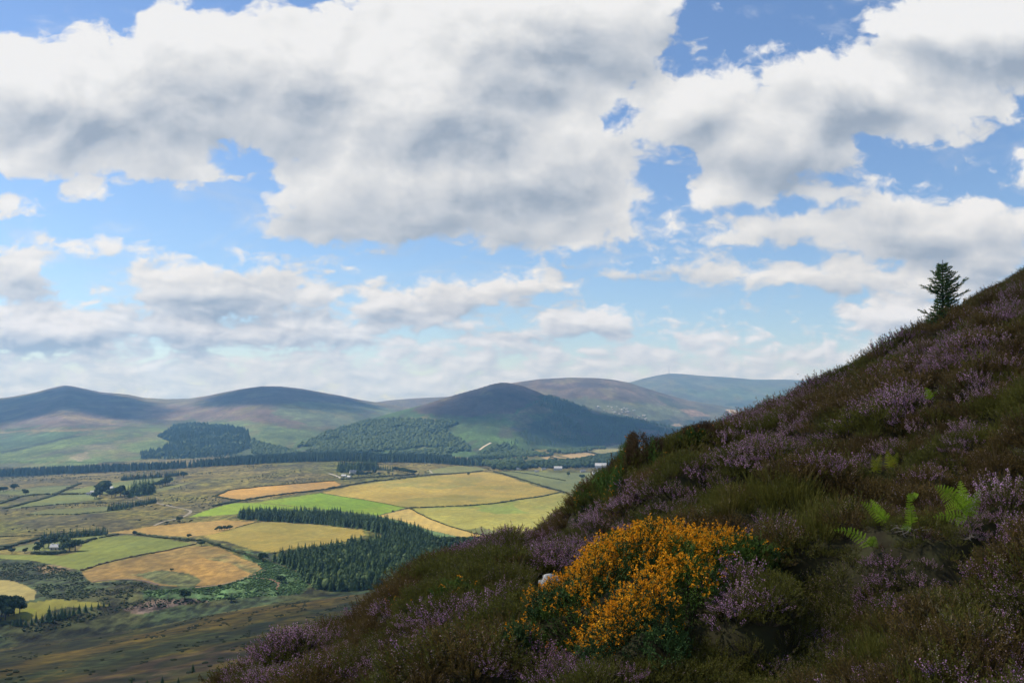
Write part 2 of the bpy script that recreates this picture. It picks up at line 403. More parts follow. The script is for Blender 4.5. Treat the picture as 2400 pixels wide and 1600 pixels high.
# hills behind on the right
i4 = LID == 4
paint(i4 * smooth(960, 925, PY + JX * 50), (.115, .082, .062), .8)
paint(soft([(1260,900),(1400,896),(1420,905),(1330,912),(1260,910)], 16, 4), HEATH, .8)
paint(soft([(1280,930),(1400,935),(1500,945),(1600,960),(1560,985),(1450,985),(1330,955)], 20, 4), (.085, .105, .050), .8)
paint(soft([(1520,918),(1560,930),(1600,960),(1660,970),(1620,975),(1560,950)], 14, 4), DARKG, .7)
paint(soft([(1480,985),(1560,985),(1640,985),(1760,985),(1800,1000),(1700,1020),(1560,1010)], 12, 4), CONI, .9)
paint(soft([(1592,958),(1630,960),(1668,975),(1620,976)], 5, 4), (.21, .145, .10), .9)
paint(soft([(1700,960),(1718,959),(1772,972),(1765,981),(1720,974)], 4, 4), (.40, .30, .20), .95)
paint(soft([(1572,995),(1592,992),(1600,998),(1580,999)], 3, 4), (.36, .28, .20), .95)
i5 = LID == 5
paint(i5 * smooth(892, 880, PY + JX * 20), (.075, .062, .055), .7)
paint(soft([(1560,912),(1800,908),(1900,920),(1850,940),(1660,935)], 16, 5), (.075, .110, .055), .85)
paint(soft([(1640,890),(1800,892),(1920,898),(1900,912),(1700,908)], 12, 5), (.060, .080, .055), .6)
paint(soft([(1690,945),(1800,950),(1880,955),(1840,985),(1740,965)], 12, 5), CONI, .85)

# near moor: streaks of purple moor grass, olive and straw that run along the slope
moor = (LID == 0) & (Yg < moor_y[None, :] + 12)
ang = R(24)
sx = Xg * math.cos(ang) - Yg * math.sin(ang) * .0; 
# coordinate down the slope as the photograph shows it: bands rise to the right
band = PY + (PX - 350) * .22 + JX * 34
st = fbm(PX * .10, band * 1.1, 14, 5, .6)
cm = np.zeros(cov.shape); cm[:] = (.046, .050, .014)
def cmix(f, c):
    cm[:] = cm * (1 - f[..., None]) + np.asarray(c) * f[..., None]
cmix(smooth(1472, 1488, band) * smooth(1514, 1498, band), (.105, .080, .020))
cmix(smooth(1512, 1520, band) * smooth(1544, 1532, band), (.032, .048, .022))
cmix(smooth(1542, 1552, band) * smooth(1606, 1592, band), (.064, .048, .042))
cmix(smooth(1602, 1612, band) * smooth(1632, 1622, band), (.036, .042, .014))
cmix(smooth(1626, 1632, band) * smooth(1660, 1640, band), (.14, .085, .05))
cmix(smooth(.50, .68, st) * .75, (.110, .088, .018)); cmix(smooth(.50, .40, st) * .8, (.026, .033, .013))
cov[moor] = cm[moor] * [1.3, 1.08, .55]; tus[moor] = .55
edge = (LID == 0) & (np.abs(Yg - moor_y[None, :] - 4) < 14 * n1 + 3)
cov[edge] = (.095, .075, .03)
# gully banks, bracken and scrub
gully = [(-400,1290),(0,1308),(74,1312),(143,1326),(190,1336),(214,1364),(313,1355),(372,1370),(446,1373),(512,1370),(622,1329),(600,1310),(520,1275),(470,1258),(560,1290),(640,1296),(690,1335),(720,1365),(760,1382),(905,1372),(905,1395),(700,1402),(500,1440),(350,1470),(0,1520),(-400,1570)]
g = soft(gully, 8, 0) * (~moor)
paint(g, (.030, .044, .017)); tus[g > .5] = 1.0
paint(g * smooth(.5, .62, n3), (.050, .052, .018), .8)
br = soft([(330,1380),(420,1378),(520,1372),(622,1332),(560,1300),(500,1275),(600,1300),(700,1345),(725,1372),(700,1392),(600,1398),(480,1408),(400,1404),(340,1400)], 12, 0) * (~moor)
paint(br, BRACK, .95); paint(br * smooth(.52, .6, n3), (.035, .065, .022), .7)
paint(soft([(290,1425),(360,1404),(440,1402),(500,1408),(420,1418),(330,1440)], 10, 0) * (~moor), (.105, .072, .060), .8)
paint(soft([(80,1330),(130,1322),(200,1340),(170,1350),(100,1350)], 20, 0, .1) * (~moor), (.17, .12, .06), .8)
# runnels, burnt patches and paler grass that break up the open hill sides
hv = fbm(Xg, Yg * .6, 110, 5, .62); hr_ = np.abs(fbm(Xg * 1.3, Yg * .28, 170, 4, .55) - .5)
hm = (LID > 0).astype(float)
cov *= (1 + hm * ((hv - .5) * 1.5))[..., None].clip(.45, 1.7)
paint(hm * smooth(.030, .0, hr_), (.045, .058, .028), .55)
paint(hm * smooth(.60, .68, fbm(Xg + 300, Yg * .45, 150, 4, .6)), (.060, .046, .042), .5)
paint(hm * smooth(.62, .70, fbm(Xg - 700, Yg * .40, 120, 4, .6)), (.15, .14, .06), .45)
FIELDS = [  # (label, colour, second colour, outline in photo pixels)
 ('orange stubble', (.38, .225, .055), (.32, .20, .055), [(506,1161),(533,1150),(560,1145),(620,1139),(684,1134),(740,1129),(783,1127),(798,1136),(768,1145),(708,1154),(628,1164),(560,1171)]),
 ('bright green', (.150, .250, .014), (.165, .240, .016), [(601,1177),(680,1164),(753,1155),(860,1172),(952,1189),(884,1207),(738,1191)]),
 ('bright green', (.155, .250, .014), (.17, .245, .018), [(443,1211),(494,1192),(551,1178),(601,1178),(738,1192),(715,1201),(560,1204),(500,1208)]),
 ('blue green', (.120, .190, .070), (.11, .16, .06), [(700,1202),(738,1192),(884,1208),(940,1221),(1000,1240),(1075,1257),(1040,1262),(940,1232),(820,1210)]),
 ('tan', (.305, .232, .048), (.23, .198, .042), [(756,1155),(819,1139),(900,1127),(974,1119),(1060,1111),(1131,1105),(1178,1112),(1236,1132),(1311,1153),(1250,1164),(1178,1176),(1042,1187),(960,1190),(860,1172)]),
 ('yellow green', (.25, .235, .050), (.165, .20, .04), [(960,1191),(1042,1188),(1178,1178),(1250,1166),(1311,1155),(1420,1175),(1420,1260),(1200,1266),(1110,1249),(1040,1228)]),
 ('tan strip', (.37, .27, .075), (.29, .235, .065), [(884,1208),(960,1191),(1040,1229),(1110,1250),(1200,1267),(1300,1300),(1140,1290),(1075,1257),(1000,1239),(940,1220)]),
 ('yellow', (.24, .205, .040), (.30, .20, .055), [(253,1248),(357,1233),(440,1224),(521,1218),(598,1223),(551,1236),(491,1253),(446,1257),(384,1254),(324,1250)]),
 ('tan', (.27, .210, .042), (.22, .185, .038), [(598,1224),(640,1224),(708,1227),(780,1233),(848,1243),(857,1253),(798,1271),(740,1279),(679,1286),(643,1293),(598,1290),(530,1268),(476,1258),(551,1237)]),
 ('pale green', (.150, .175, .030), (.130, .155, .030), [(-300,1302),(0,1299),(98,1300),(143,1302),(185,1293),(193,1275),(235,1260),(298,1253),(384,1262),(458,1274),(372,1293),(298,1307),(232,1323),(190,1336),(143,1326),(74,1312),(0,1308),(-300,1312)]),
 ('small green', (.15, .175, .042), (.12, .14, .04), [(33,1281),(98,1269),(152,1263),(238,1253),(262,1253),(235,1259),(193,1274),(150,1288),(89,1290),(36,1290)]),
 ('rough brown', (.255, .160, .045), (.185, .125, .036), [(193,1340),(238,1324),(300,1309),(372,1295),(458,1277),(506,1281),(565,1308),(622,1329),(565,1355),(512,1370),(446,1373),(372,1370),(313,1356),(253,1356),(214,1364)]),
 ('pale straw', (.29, .235, .075), (.25, .21, .07), [(-300,1355),(0,1358),(30,1361),(60,1372),(83,1385),(80,1403),(45,1412),(0,1415),(-300,1420)]),
 ('straw strip', (.28, .185, .055), (.19, .18, .03), [(-30,1445),(8,1444),(53,1414),(123,1405),(191,1408),(276,1416),(200,1421),(150,1424),(113,1436),(91,1450),(13,1453)]),
 ('grass', (.135, .165, .044), (.105, .13, .04), [(150,1153),(218,1137),(282,1128),(340,1121),(415,1117),(405,1128),(330,1142),(260,1156),(204,1156)]),
 ('grass', (.17, .175, .045), (.13, .14, .04), [(355,1149),(408,1136),(459,1127),(430,1136),(380,1150),(355,1153)]),
 ('grass', (.100, .125, .042), (.085, .105, .038), [(-300,1160),(0,1158),(75,1158),(143,1153),(185,1135),(102,1139),(44,1146),(0,1149),(-300,1150)]),
 ('grass', (.105, .135, .042), (.13, .15, .04), [(7,1192),(51,1181),(126,1163),(204,1157),(238,1168),(170,1178),(51,1189)]),
 ('grass', (.090, .115, .040), (.12, .135, .04), [(61,1205),(109,1193),(252,1187),(303,1192),(272,1199),(170,1206)]),
 ('pale grass', (.16, .17, .055), (.13, .14, .05), [(1000,1103),(1060,1091),(1120,1093),(1140,1100),(1073,1108),(1005,1110)]),
 ('meadow', (.125, .145, .052), (.10, .12, .05), [(1158,1104),(1212,1103),(1330,1108),(1420,1106),(1420,1150),(1330,1152),(1263,1136),(1212,1119)]),
 ('far stubble', (.30, .215, .095), (.27, .2, .09), [(1267,1072),(1300,1067),(1350,1079),(1300,1081)]),
 ('far stubble', (.31, .225, .10), (.28, .2, .09), [(1312,1067),(1361,1058),(1411,1068),(1350,1076)]),
 ('far pasture', (.20, .19, .075), (.17, .17, .07), [(1384,1058),(1440,1042),(1520,1040),(1490,1055),(1400,1062)]),
 ('far stubble', (.27, .20, .10), (.25, .19, .09), [(1425,1070),(1480,1058),(1500,1070),(1450,1078)]),
]
FID = np.zeros(Yg.shape, int)
wide = fbm(Xg * 1.0, Yg * .6, 130, 4)
FIELD_LABELS = []
for kf, (lab, c0, c1, poly) in enumerate(FIELDS):
    jit = 2.2 if kf not in (11, 13) else 6
    m = inpoly(PX + JX * jit * 2, PY + JY * jit, poly) & (LID == 0) & ~moor
    if kf >= 21: m = inpoly(PX + JX * 3, PY + JY, poly) & ((LID == 0) | (LID == 3)) & (Yg > 2600)
    FID[m] = kf + 1
    f = smooth(.42, .60, wide + (n1 - .5) * .5)
    cc = lerp(c0, c1, f)
    th_ = .5 * math.sin(kf * 2.1)
    cc = cc * (1 + .05 * np.cos((Xg * math.cos(th_) + Yg * math.sin(th_)) * 2 * math.pi / (11 + kf % 4)))[..., None]
    cov[m] = cc[m]; tus[m] = .16
# patches inside single fields
def patch(kf, poly, col, a=.8, jit=14, feather=.1, tt=None):
    m = soft(poly, jit, 0, feather) * (FID == kf)
    paint(m, col, a)
    if tt is not None: tus[m > .4] = tt
patch(12, [(455,1290),(520,1290),(560,1310),(620,1325),(590,1345),(530,1318),(470,1305)], (.105, .110, .040), .9, 10, .15, .6)
patch(12, [(290,1345),(380,1335),(440,1340),(470,1360),(460,1373),(380,1366),(330,1350)], (.075, .095, .036), .9, 12, .12, .7)
patch(12, [(205,1350),(290,1345),(240,1352),(215,1360)], (.06, .065, .03), .8, 8, .2)
patch(5, [(880,1135),(1000,1124),(1060,1128),(1120,1140),(1000,1146),(900,1143)], (.19, .19, .05), .75, 22, .16)
patch(5, [(1080,1160),(1130,1163),(1150,1174),(1110,1174)], (.15, .16, .045), .7, 12, .2)
patch(6, [(1100,1185),(1200,1180),(1240,1200),(1150,1205)], (.13, .20, .035), .7, 20, .18)
patch(6, [(1080,1240),(1130,1233),(1180,1250),(1160,1262)], (.085, .10, .035), .85, 10, .2)
patch(14, [(20,1440),(70,1424),(85,1432),(60,1447)], (.20, .215, .02), .8, 10, .3)
tus[FID == 12] = np.maximum(tus[FID == 12], .35)
FID[(LID > 0) & (FID == 0)] = 100 + LID[(LID > 0) & (FID == 0)]
FID[moor] = 90

# ------------------------------------------------------------------ materials
def mat(name):
    m = bpy.data.materials.new(name); m.use_nodes = True
    t = NT(m.node_tree); t.n.clear()
    b = t.new('ShaderNodeBsdfPrincipled'); b.inputs['Roughness'].default_value = .9
    b.inputs['Specular IOR Level'].default_value = .15
    o = t.new('ShaderNodeOutputMaterial'); t.l.new(b.outputs[0], o.inputs[0])
    return m, t, b
def attr(t, name, what='Color'):
    a = t.new('ShaderNodeAttribute'); a.attribute_name = name; return a.outputs[what]
def land_material():
    m, t, b = mat('land_cover')
    pos = t.new('ShaderNodeNewGeometry').outputs['Position']
    c = attr(t, 'cover'); tu = attr(t, 'tussock', 'Fac')
    # detail gets coarser with distance from the near ground, as real vegetation patches do on the hills
    p2 = t.v('MULTIPLY', pos, (1, .55, 1))
    a = t.noise(p2, .12, 5, .62); d = t.noise(p2, .030, 5, .6); e = t.noise(p2, .0055, 5, .6)
    f = t.rng(a, .32, .68, .30, 1.70); g = t.rng(d, .32, .68, .45, 1.55); h = t.rng(e, .30, .70, .72, 1.28)
    k = t.m('MULTIPLY', f, g)
    k = t.m('MULTIPLY_ADD', t.m('SUBTRACT', k, 1.0), tu, 1.0)
    k = t.m('MULTIPLY', k, t.m('MULTIPLY_ADD', t.m('SUBTRACT', h, 1.0), .6, 1.0))
    col = t.mix(1.0, c, t.cxyz(k, k, k), 'MULTIPLY')
    # yellower and greener strains
    col = t.mix(t.rng(t.noise(p2, .045, 4, .6), .42, .68, 0, .35), col, t.mix(1.0, col, (1.25, 1.1, .7), 'MULTIPLY'))
    t.l.new(col, b.inputs['Base Color'])
    bu = t.new('ShaderNodeBump'); bu.inputs['Distance'].default_value = 2.2
    t.put(bu.inputs['Strength'], t.m('MULTIPLY', tu, .9)); t.put(bu.inputs['Height'], a)
    t.l.new(bu.outputs[0], b.inputs['Normal'])
    return m
LANDM = land_material()

def raw_mesh(name, V, F, sizes=None, smooth_=True):
    """V (n,3), F list of index arrays all of one size (m,k)."""
    me = bpy.data.meshes.new(name)
    V = np.ascontiguousarray(V, np.float32); F = np.ascontiguousarray(F, np.int32)
    me.vertices.add(len(V)); me.vertices.foreach_set('co', V.ravel())
    nf, k = F.shape
    me.loops.add(nf * k); me.loops.foreach_set('vertex_index', F.ravel())
    me.polygons.add(nf); me.polygons.foreach_set('loop_start', np.arange(0, nf * k, k, dtype=np.int32))
    me.polygons.foreach_set('use_smooth', np.full(nf, smooth_))
    me.update(calc_edges=True)
    return me
def link(name, me, m=None, parent=None, loc=None, **props):
    o = bpy.data.objects.new(name, me); sc.collection.objects.link(o)
    if m is not None:
        for mm in (m if isinstance(m, (list, tuple)) else [m]): me.materials.append(mm)
    if parent is not None: o.parent = parent
    if loc is not None: o.location = loc
    for k, v in props.items(): o[k] = v
    return o

allV = np.stack([Xg, Yg, Zg], -1).reshape(-1, 3)
jj, ii = np.meshgrid(np.arange(NY - 1), np.arange(NU - 1), indexing='ij')
v00 = (jj * NU + ii)
quads = np.stack([v00, v00 + 1, v00 + NU + 1, v00 + NU], -1).reshape(-1, 4)
fid = FID[:-1, :-1].reshape(-1)
covf = np.concatenate([cov, np.ones(Yg.shape + (1,))], -1).reshape(-1, 4).astype(np.float32)
tusf = tus.reshape(-1).astype(np.float32)
NAME = {0: ('valley_ground', 'rough dun grassland and scrub of the valley floor'), 90: ('moor', 'dark moor slope streaked with purple and straw grass below the heather'),
        101: ('hill', 'long left hill pair with heather caps darkened by painted shade and green skirts'), 102: ('hill', 'low brown ridge behind the saddle'),
        103: ('hill', 'conical wooded hill with a dark purple top in the middle'), 104: ('hill', 'broad purple brown hill right of the conical hill'),
        105: ('hill', 'farthest blue hill that carries the mast')}
for f in np.unique(fid):
    q_ = quads[fid == f]
    u_, inv = np.unique(q_, return_inverse=True)
    nm, lb = NAME.get(int(f), (None, None))
    if nm is None:
        nm, lb = 'field', FIELDS[int(f) - 1][0] + ' field on the valley floor'
    me = raw_mesh(nm, allV[u_], inv.reshape(-1, 4))
    a = me.attributes.new('cover', 'FLOAT_COLOR', 'POINT'); a.data.foreach_set('color', covf[u_].ravel())
    a = me.attributes.new('tussock', 'FLOAT', 'POINT'); a.data.foreach_set('value', tusf[u_])
    link(nm, me, LANDM, kind='structure', label=lb)
# ------------------------------------------------------------------ the heather slope the camera looks along
SIL = np.array([(-300,1990),(0,1845),(300,1700),(480,1700),(673,1562),(816,1472),(918,1404),(959,1376),(1020,1342),(1163,1296),(1225,1272),(1316,1236),(1357,1206),(1429,1150),(1480,1108),(1592,1058),(1673,1042),(1765,1012),(1837,974),(1918,936),(2000,900),(2082,850),(2184,790),(2245,758),(2306,726),(2400,676),(2600,548),(3000,380)], float)
H0 = 3.2
su = np.linspace(-.62, .86, 400)
def vs_of(u):
    return np.interp(u, pix_dir(SIL[:, 0], 900)[0], pix_dir(SIL[:, 0], SIL[:, 1])[1])
def ystar(u): return np.interp(u, [-.6, -.34, 0, .15, .3, .45, .577, .9], [16, 19, 25, 30, 36, 44, 50, 62])
MOUND = (3.55, 12.6)
def zfore(x, y, bumps=True):
    u = x / y
    z = y * vs_of(u) - H0 * (1 - y / ystar(u)) ** 2
    if bumps:
        near = smooth(2, 8, y)
        z = z + ((fbm(x + 40, y + 90, 2.6, 4) - .5) * .45 + (fbm(x - 140, y + 30, 7.5, 2) - .5) * .5) * near
        # heather grows in cushions
        z = z + (.56 * smooth(.36, .64, fbm(x + 3, y - 8, 1.25, 2)) + .44 * smooth(.36, .64, fbm(x - 50, y + 33, 3.0, 2)) - .74) * near
        z = z + .62 * np.exp(-(((x - MOUND[0]) / 1.25) ** 2 + ((y - MOUND[1]) / 1.0) ** 2) ** 1.3)
    return z
fu = np.linspace(-.62, .86, 420); fy = np.geomspace(1.6, 260, 420)
FU, FY = np.meshgrid(fu, fy); FX = FU * FY; FZ = zfore(FX, FY)
FV = FZ / FY
def fground(px, py, ymin=3.0):
    u, v = pix_dir(px, py); u = float(u); v = float(v)
    yy = np.linspace(ymin, 80, 1600); zz = zfore(u * yy, yy) / yy
    k = np.nonzero(zz >= v)[0]
    if not len(k): k = [int(np.argmax(zz))]
    y = yy[k[0]]
    return np.array((u * y, y, float(zfore(np.array(u * y), np.array(y)))))

m, t, b = mat('peat_and_moss')
pos = t.new('ShaderNodeNewGeometry').outputs['Position']
t.l.new(t.ramp(t.noise(pos, 3.0, 6, .65), [(.3, (.012, .009, .005)), (.5, (.026, .024, .010)), (.7, (.034, .038, .012))]), b.inputs['Base Color'])
PEAT = m
jj, ii = np.meshgrid(np.arange(419), np.arange(419), indexing='ij'); v00 = jj * 420 + ii
me = raw_mesh('heather_slope', np.stack([FX, FY, FZ], -1).reshape(-1, 3), np.stack([v00, v00 + 1, v00 + 421, v00 + 420], -1).reshape(-1, 4))
link('hillside_ground', me, PEAT, kind='structure', label='dark peaty hillside under the heather in the foreground')

# ------------------------------------------------------------------ small plant pieces as triangle soups
def unit(v): return v / np.maximum(np.linalg.norm(v, axis=-1, keepdims=True), 1e-9)
class Soup:
    def __init__(s): s.v = []; s.m = []
    def tris(s, T, mi=0):                                   # T (n,3,3)
        T = np.asarray(T, float).reshape(-1, 3, 3); s.v.append(T); s.m.append(np.full(len(T), mi))
    def quads(s, Q, mi=0):
        Q = np.asarray(Q, float).reshape(-1, 4, 3)
        s.tris(np.concatenate([Q[:, [0, 1, 2]], Q[:, [0, 2, 3]]]), mi)
    def mesh(s, name, smooth_=False):
        T = np.concatenate(s.v); mi = np.concatenate(s.m)
        me = raw_mesh(name, T.reshape(-1, 3), np.arange(len(T) * 3).reshape(-1, 3), smooth_=smooth_)
        me.polygons.foreach_set('material_index', mi.astype(np.int32))
        return me
def perp(d, r):
    a = unit(r.normal(size=d.shape)); return unit(np.cross(d, a))
def blades(P, D, L, Wd, r):
    """one slim diamond leaf at each P along D."""
    s = perp(D, r) * (Wd[:, None] if np.ndim(Wd) else Wd) * .5
    L = L[:, None] if np.ndim(L) else L
    mid = P + D * L * .45
    return np.stack([P, mid + s, P + D * L, mid - s], 1)
def stems(n, r, spread, hmin, hmax, curve=.25, base=.06):
    a = r.random(n) * 2 * np.pi; rr = np.sqrt(r.random(n))
    out = np.stack([np.cos(a), np.sin(a), np.zeros(n)], -1)
    p0 = out * (rr * base)[:, None]
    tilt = rr * spread + r.normal(size=n) * .06
    d = unit(out * np.sin(tilt)[:, None] + np.array([0, 0, 1.]) * np.cos(tilt)[:, None])
    h = hmin + (hmax - hmin) * r.random(n) * (1 - .35 * rr)
    p1 = p0 + d * (h * .55)[:, None] + r.normal(size=(n, 3)) * .012
    d2 = unit(d + np.array([0, 0, 1.]) * curve + r.normal(size=(n, 3)) * .12)
    p2 = p1 + d2 * (h * .45)[:, None]
    return p0, p1, p2
def along(p0, p1, p2, f):
    f = f[..., None]
    return (1 - f) ** 2 * p0[:, None] + 2 * f * (1 - f) * p1[:, None] + f * f * p2[:, None], unit(2 * (1 - f) * (p1 - p0)[:, None] + 2 * f * (p2 - p1)[:, None])
def twig_strip(sp, p0, p1, p2, w, mi, r):
    for a, b_, wa, wb in ((p0, (p0 + 2 * p1 + p2) / 4, w, w * .8), ((p0 + 2 * p1 + p2) / 4, p2, w * .8, w * .4)):
        s = perp(b_ - a, r)
        sp.quads(np.stack([a + s * wa, b_ + s * wb, b_ - s * wb, a - s * wa], 1), mi)
def heather_mesh(name, seed, n=64, flower=0.0, hmin=.18, hmax=.34, spread=1.15, leafl=.024, nl=20, nf=13, fsize=.013):
    r = np.random.default_rng(seed); sp = Soup()
    p0, p1, p2 = stems(n, r, spread, hmin, hmax, base=.11)
    twig_strip(sp, p0, p1, p2, .0028, 2, r)
    f = .30 + .70 * (np.arange(nl)[None] + r.random((n, nl))) / nl
    P, D = along(p0, p1, p2, f); P = P.reshape(-1, 3); D = D.reshape(-1, 3)
    dd = unit(D * .8 + perp(D, r) * (.5 + .5 * r.random((len(D), 1))))
    sp.quads(blades(P, dd, leafl * (.7 + .8 * r.random(len(P))), leafl * .34, r), 0)
    if flower > 0:
        sel = r.random(n) < flower
        q0, q1, q2 = p0[sel], p1[sel], p2[sel]; k = len(q0)
        if k:
            f = .62 + .40 * (np.arange(nf)[None] + r.random((k, nf))) / nf
            P, D = along(q0, q1, q2, f); P = P.reshape(-1, 3); D = D.reshape(-1, 3)
            o = perp(D, r); P = P + o * .006
            dd = unit(o + D * .35 - np.array([0, 0, .25]))
            s = fsize * (.6 + .7 * r.random(len(P)))
            a = blades(P, dd, s, s * .85, r); c = blades(P, dd, s, s * .85, r)
            sp.quads(a, 1); sp.quads(c, 1)
    return sp.mesh(name)
def grass_mesh(name, seed, n=80, hmin=.14, hmax=.32, wdt=.0028):
    r = np.random.default_rng(seed); sp = Soup()
    p0, p1, p2 = stems(n, r, .55, hmin, hmax, curve=-.15, base=.12)
    twig_strip(sp, p0, p1, p2, wdt, 0, r)
    f = .1 + .85 * r.random((n, 5)); P, D = along(p0, p1, p2, f)
    P = P.reshape(-1, 3); D = D.reshape(-1, 3)
    sp.quads(blades(P, unit(D + r.normal(size=D.shape) * .35), .045, .0045, r), 0)
    return sp.mesh(name)

def plant_mat(name, c0, c1, c2=None, rough=.75, scale=.8, sub=0.0):
    m, t, b = mat(name)
    pos = t.new('ShaderNodeNewGeometry').outputs['Position']
    rnd = t.new('ShaderNodeObjectInfo').outputs['Random']
    f = t.m('ADD', t.m('MULTIPLY', t.noise(pos, scale, 4, .6), .75), t.m('MULTIPLY', rnd, .28))
    st = [(.32, c0), (.62, c1)] + ([(.80, c2)] if c2 else [])
    t.l.new(t.ramp(f, st), b.inputs['Base Color'])
    b.inputs['Roughness'].default_value = rough
    if sub > 0:
        tr = t.new('ShaderNodeBsdfTranslucent'); t.l.new(t.ramp(f, st), tr.inputs[0])
        mx = t.new('ShaderNodeMixShader'); mx.inputs[0].default_value = sub
        t.l.new(b.outputs[0], mx.inputs[1]); t.l.new(tr.outputs[0], mx.inputs[2])
        o = [x for x in t.n if x.type == 'OUTPUT_MATERIAL'][0]; t.l.new(mx.outputs[0], o.inputs[0])
    return m
M_BROWN = plant_mat('brown_heather_leaf', (.075, .050, .015), (.115, .080, .020), (.15, .092, .028), scale=.55, sub=.3)
M_OLIVE = plant_mat('green_heather_leaf', (.070, .072, .012), (.105, .108, .016), (.12, .100, .022), scale=.55, sub=.3)
M_MAUVE = plant_mat('heather_bell', (.40, .205, .36), (.58, .345, .53), (.70, .50, .64), scale=1.6, sub=.4)
M_PALE = plant_mat('faded_heather_bell', (.30, .20, .20), (.44, .32, .31), (.52, .44, .38), scale=1.6, sub=.4)
M_TWIG = plant_mat('heather_twig', (.040, .028, .020), (.085, .065, .050))
M_GRASS = plant_mat('moor_grass_blade', (.075, .078, .012), (.115, .108, .018), (.150, .125, .032), sub=.2)

def geo_scatter(name, pts, rot, scl, idx, meshes, label):
    coll = bpy.data.collections.new(name + '_kinds')
    for i, me in enumerate(meshes):
        o = bpy.data.objects.new('%s_%02d' % (me.name, i), me); coll.objects.link(o)
    me = bpy.data.meshes.new(name)
    me.vertices.add(len(pts)); me.vertices.foreach_set('co', np.ascontiguousarray(pts, np.float32).ravel())
    a = me.attributes.new('rot', 'FLOAT_VECTOR', 'POINT'); a.data.foreach_set('vector', np.ascontiguousarray(rot, np.float32).ravel())
    a = me.attributes.new('scl', 'FLOAT_VECTOR', 'POINT'); a.data.foreach_set('vector', np.ascontiguousarray(scl, np.float32).ravel())
    a = me.attributes.new('idx', 'INT', 'POINT'); a.data.foreach_set('value', np.ascontiguousarray(idx, np.int32))
    ng = bpy.data.node_groups.new(name, 'GeometryNodeTree')
    ng.interface.new_socket('Geometry', in_out='INPUT', socket_type='NodeSocketGeometry')
    ng.interface.new_socket('Geometry', in_out='OUTPUT', socket_type='NodeSocketGeometry')
    N = ng.nodes; L = ng.links
    gi = N.new('NodeGroupInput'); go = N.new('NodeGroupOutput')
    ci = N.new('GeometryNodeCollectionInfo'); ci.inputs['Collection'].default_value = coll
    ci.inputs['Separate Children'].default_value = True; ci.inputs['Reset Children'].default_value = True
    ip = N.new('GeometryNodeInstanceOnPoints'); ip.inputs['Pick Instance'].default_value = True
    def na(n, ty):
        x = N.new('GeometryNodeInputNamedAttribute'); x.data_type = ty; x.inputs['Name'].default_value = n; return x.outputs['Attribute']
    er = N.new('FunctionNodeEulerToRotation')
    L.new(na('rot', 'FLOAT_VECTOR'), er.inputs[0]); L.new(er.outputs[0], ip.inputs['Rotation'])
    L.new(na('scl', 'FLOAT_VECTOR'), ip.inputs['Scale']); L.new(na('idx', 'INT'), ip.inputs['Instance Index'])
    L.new(gi.outputs[0], ip.inputs['Points']); L.new(ci.outputs[0], ip.inputs['Instance']); L.new(ip.outputs[0], go.inputs[0])
    o = link(name, me, None, kind='stuff', label=label)
    md = o.modifiers.new('scatter', 'NODES'); md.node_group = ng
    return o

# where each kind of plant grows: zones of the slope (outlines as seen from the path, projected on the ground)
PURPLE = [(.9, [(1600,1130),(1700,1040),(1880,985),(1990,1000),(2010,1060),(1850,1075),(1720,1105)]), (.85, [(2050,880),(2090,825),(2250,800),(2350,780),(2360,850),(2220,890)]),
 (.8, [(1300,1240),(1400,1195),(1560,1130),(1650,1085),(1820,1100),(1700,1165),(1540,1235),(1430,1262)]), (.8, [(1190,1330),(1240,1262),(1380,1240),(1440,1275),(1330,1330),(1260,1345)]),
 (.85, [(1640,1390),(1760,1360),(1760,1420),(1700,1490),(1640,1500)]), (.8, [(1270,1530),(1480,1530),(1520,1600),(1220,1600)]), (.75, [(490,1600),(680,1490),(830,1440),(900,1430),(850,1500),(700,1600)]),
 (.8, [(2300,1340),(2290,1200),(2340,1120),(2420,1080),(2420,1330)]), (.95, [(2190,1640),(2270,1520),(2420,1470),(2420,1640)]), (.7, [(1740,1280),(1760,1232),(1850,1240),(1830,1290)]),
 (.7, [(1700,1000),(1840,930),(1960,880),(1990,920),(1880,960),(1790,1010)]), (.6, [(2000,1000),(2110,930),(2200,960),(2120,1040)]), (.6, [(2150,1080),(2240,1020),(2330,1000),(2300,1080)]), (.6, [(1880,1120),(2050,1080),(2060,1130),(1900,1180)]),
 (.6, [(2350,760),(2400,700),(2420,760),(2380,800)]), (.6, [(880,1450),(1000,1430),(1130,1430),(1180,1480),(1000,1520)])]
GREEN = [(1.25, [(1680,1230),(1700,1170),(1820,1140),(1930,1160),(1960,1230),(1900,1290),(1800,1250)]), (.7, [(1960,1600),(1980,1500),(2080,1440),(2240,1450),(2230,1540),(2180,1610)]), (.6, [(1040,1390),(1110,1370),(1160,1390),(1080,1420)]),
 (.5, [(2150,1000),(2300,960),(2420,930),(2420,1010),(2250,1040)]), (.6, [(1480,1090),(1560,1070),(1600,1090),(1540,1130)]), (.5, [(2200,860),(2330,850),(2300,900)])]
PALEZ = [(.6, [(1850,1420),(2000,1310),(2160,1300),(2300,1340),(2400,1350),(2420,1480),(2260,1500),(2100,1430),(1960,1500),(1900,1600),(1750,1600)]), (.5, [(1350,1240),(1500,1180),(1560,1190),(1480,1240)]), (.5, [(700,1550),(900,1500),(1150,1500),(1200,1600),(700,1640)])]
GORSE_OUT = [(1165,1545),(1219,1500),(1256,1452),(1304,1390),(1352,1365),(1433,1336),(1556,1312),(1644,1308),(1746,1312),(1790,1322),(1858,1334),(1868,1350),(1831,1370),(1712,1376),(1690,1440),(1630,1500),(1570,1545),(1508,1556),(1440,1580),(1389,1580),(1304,1545),(1236,1550)]

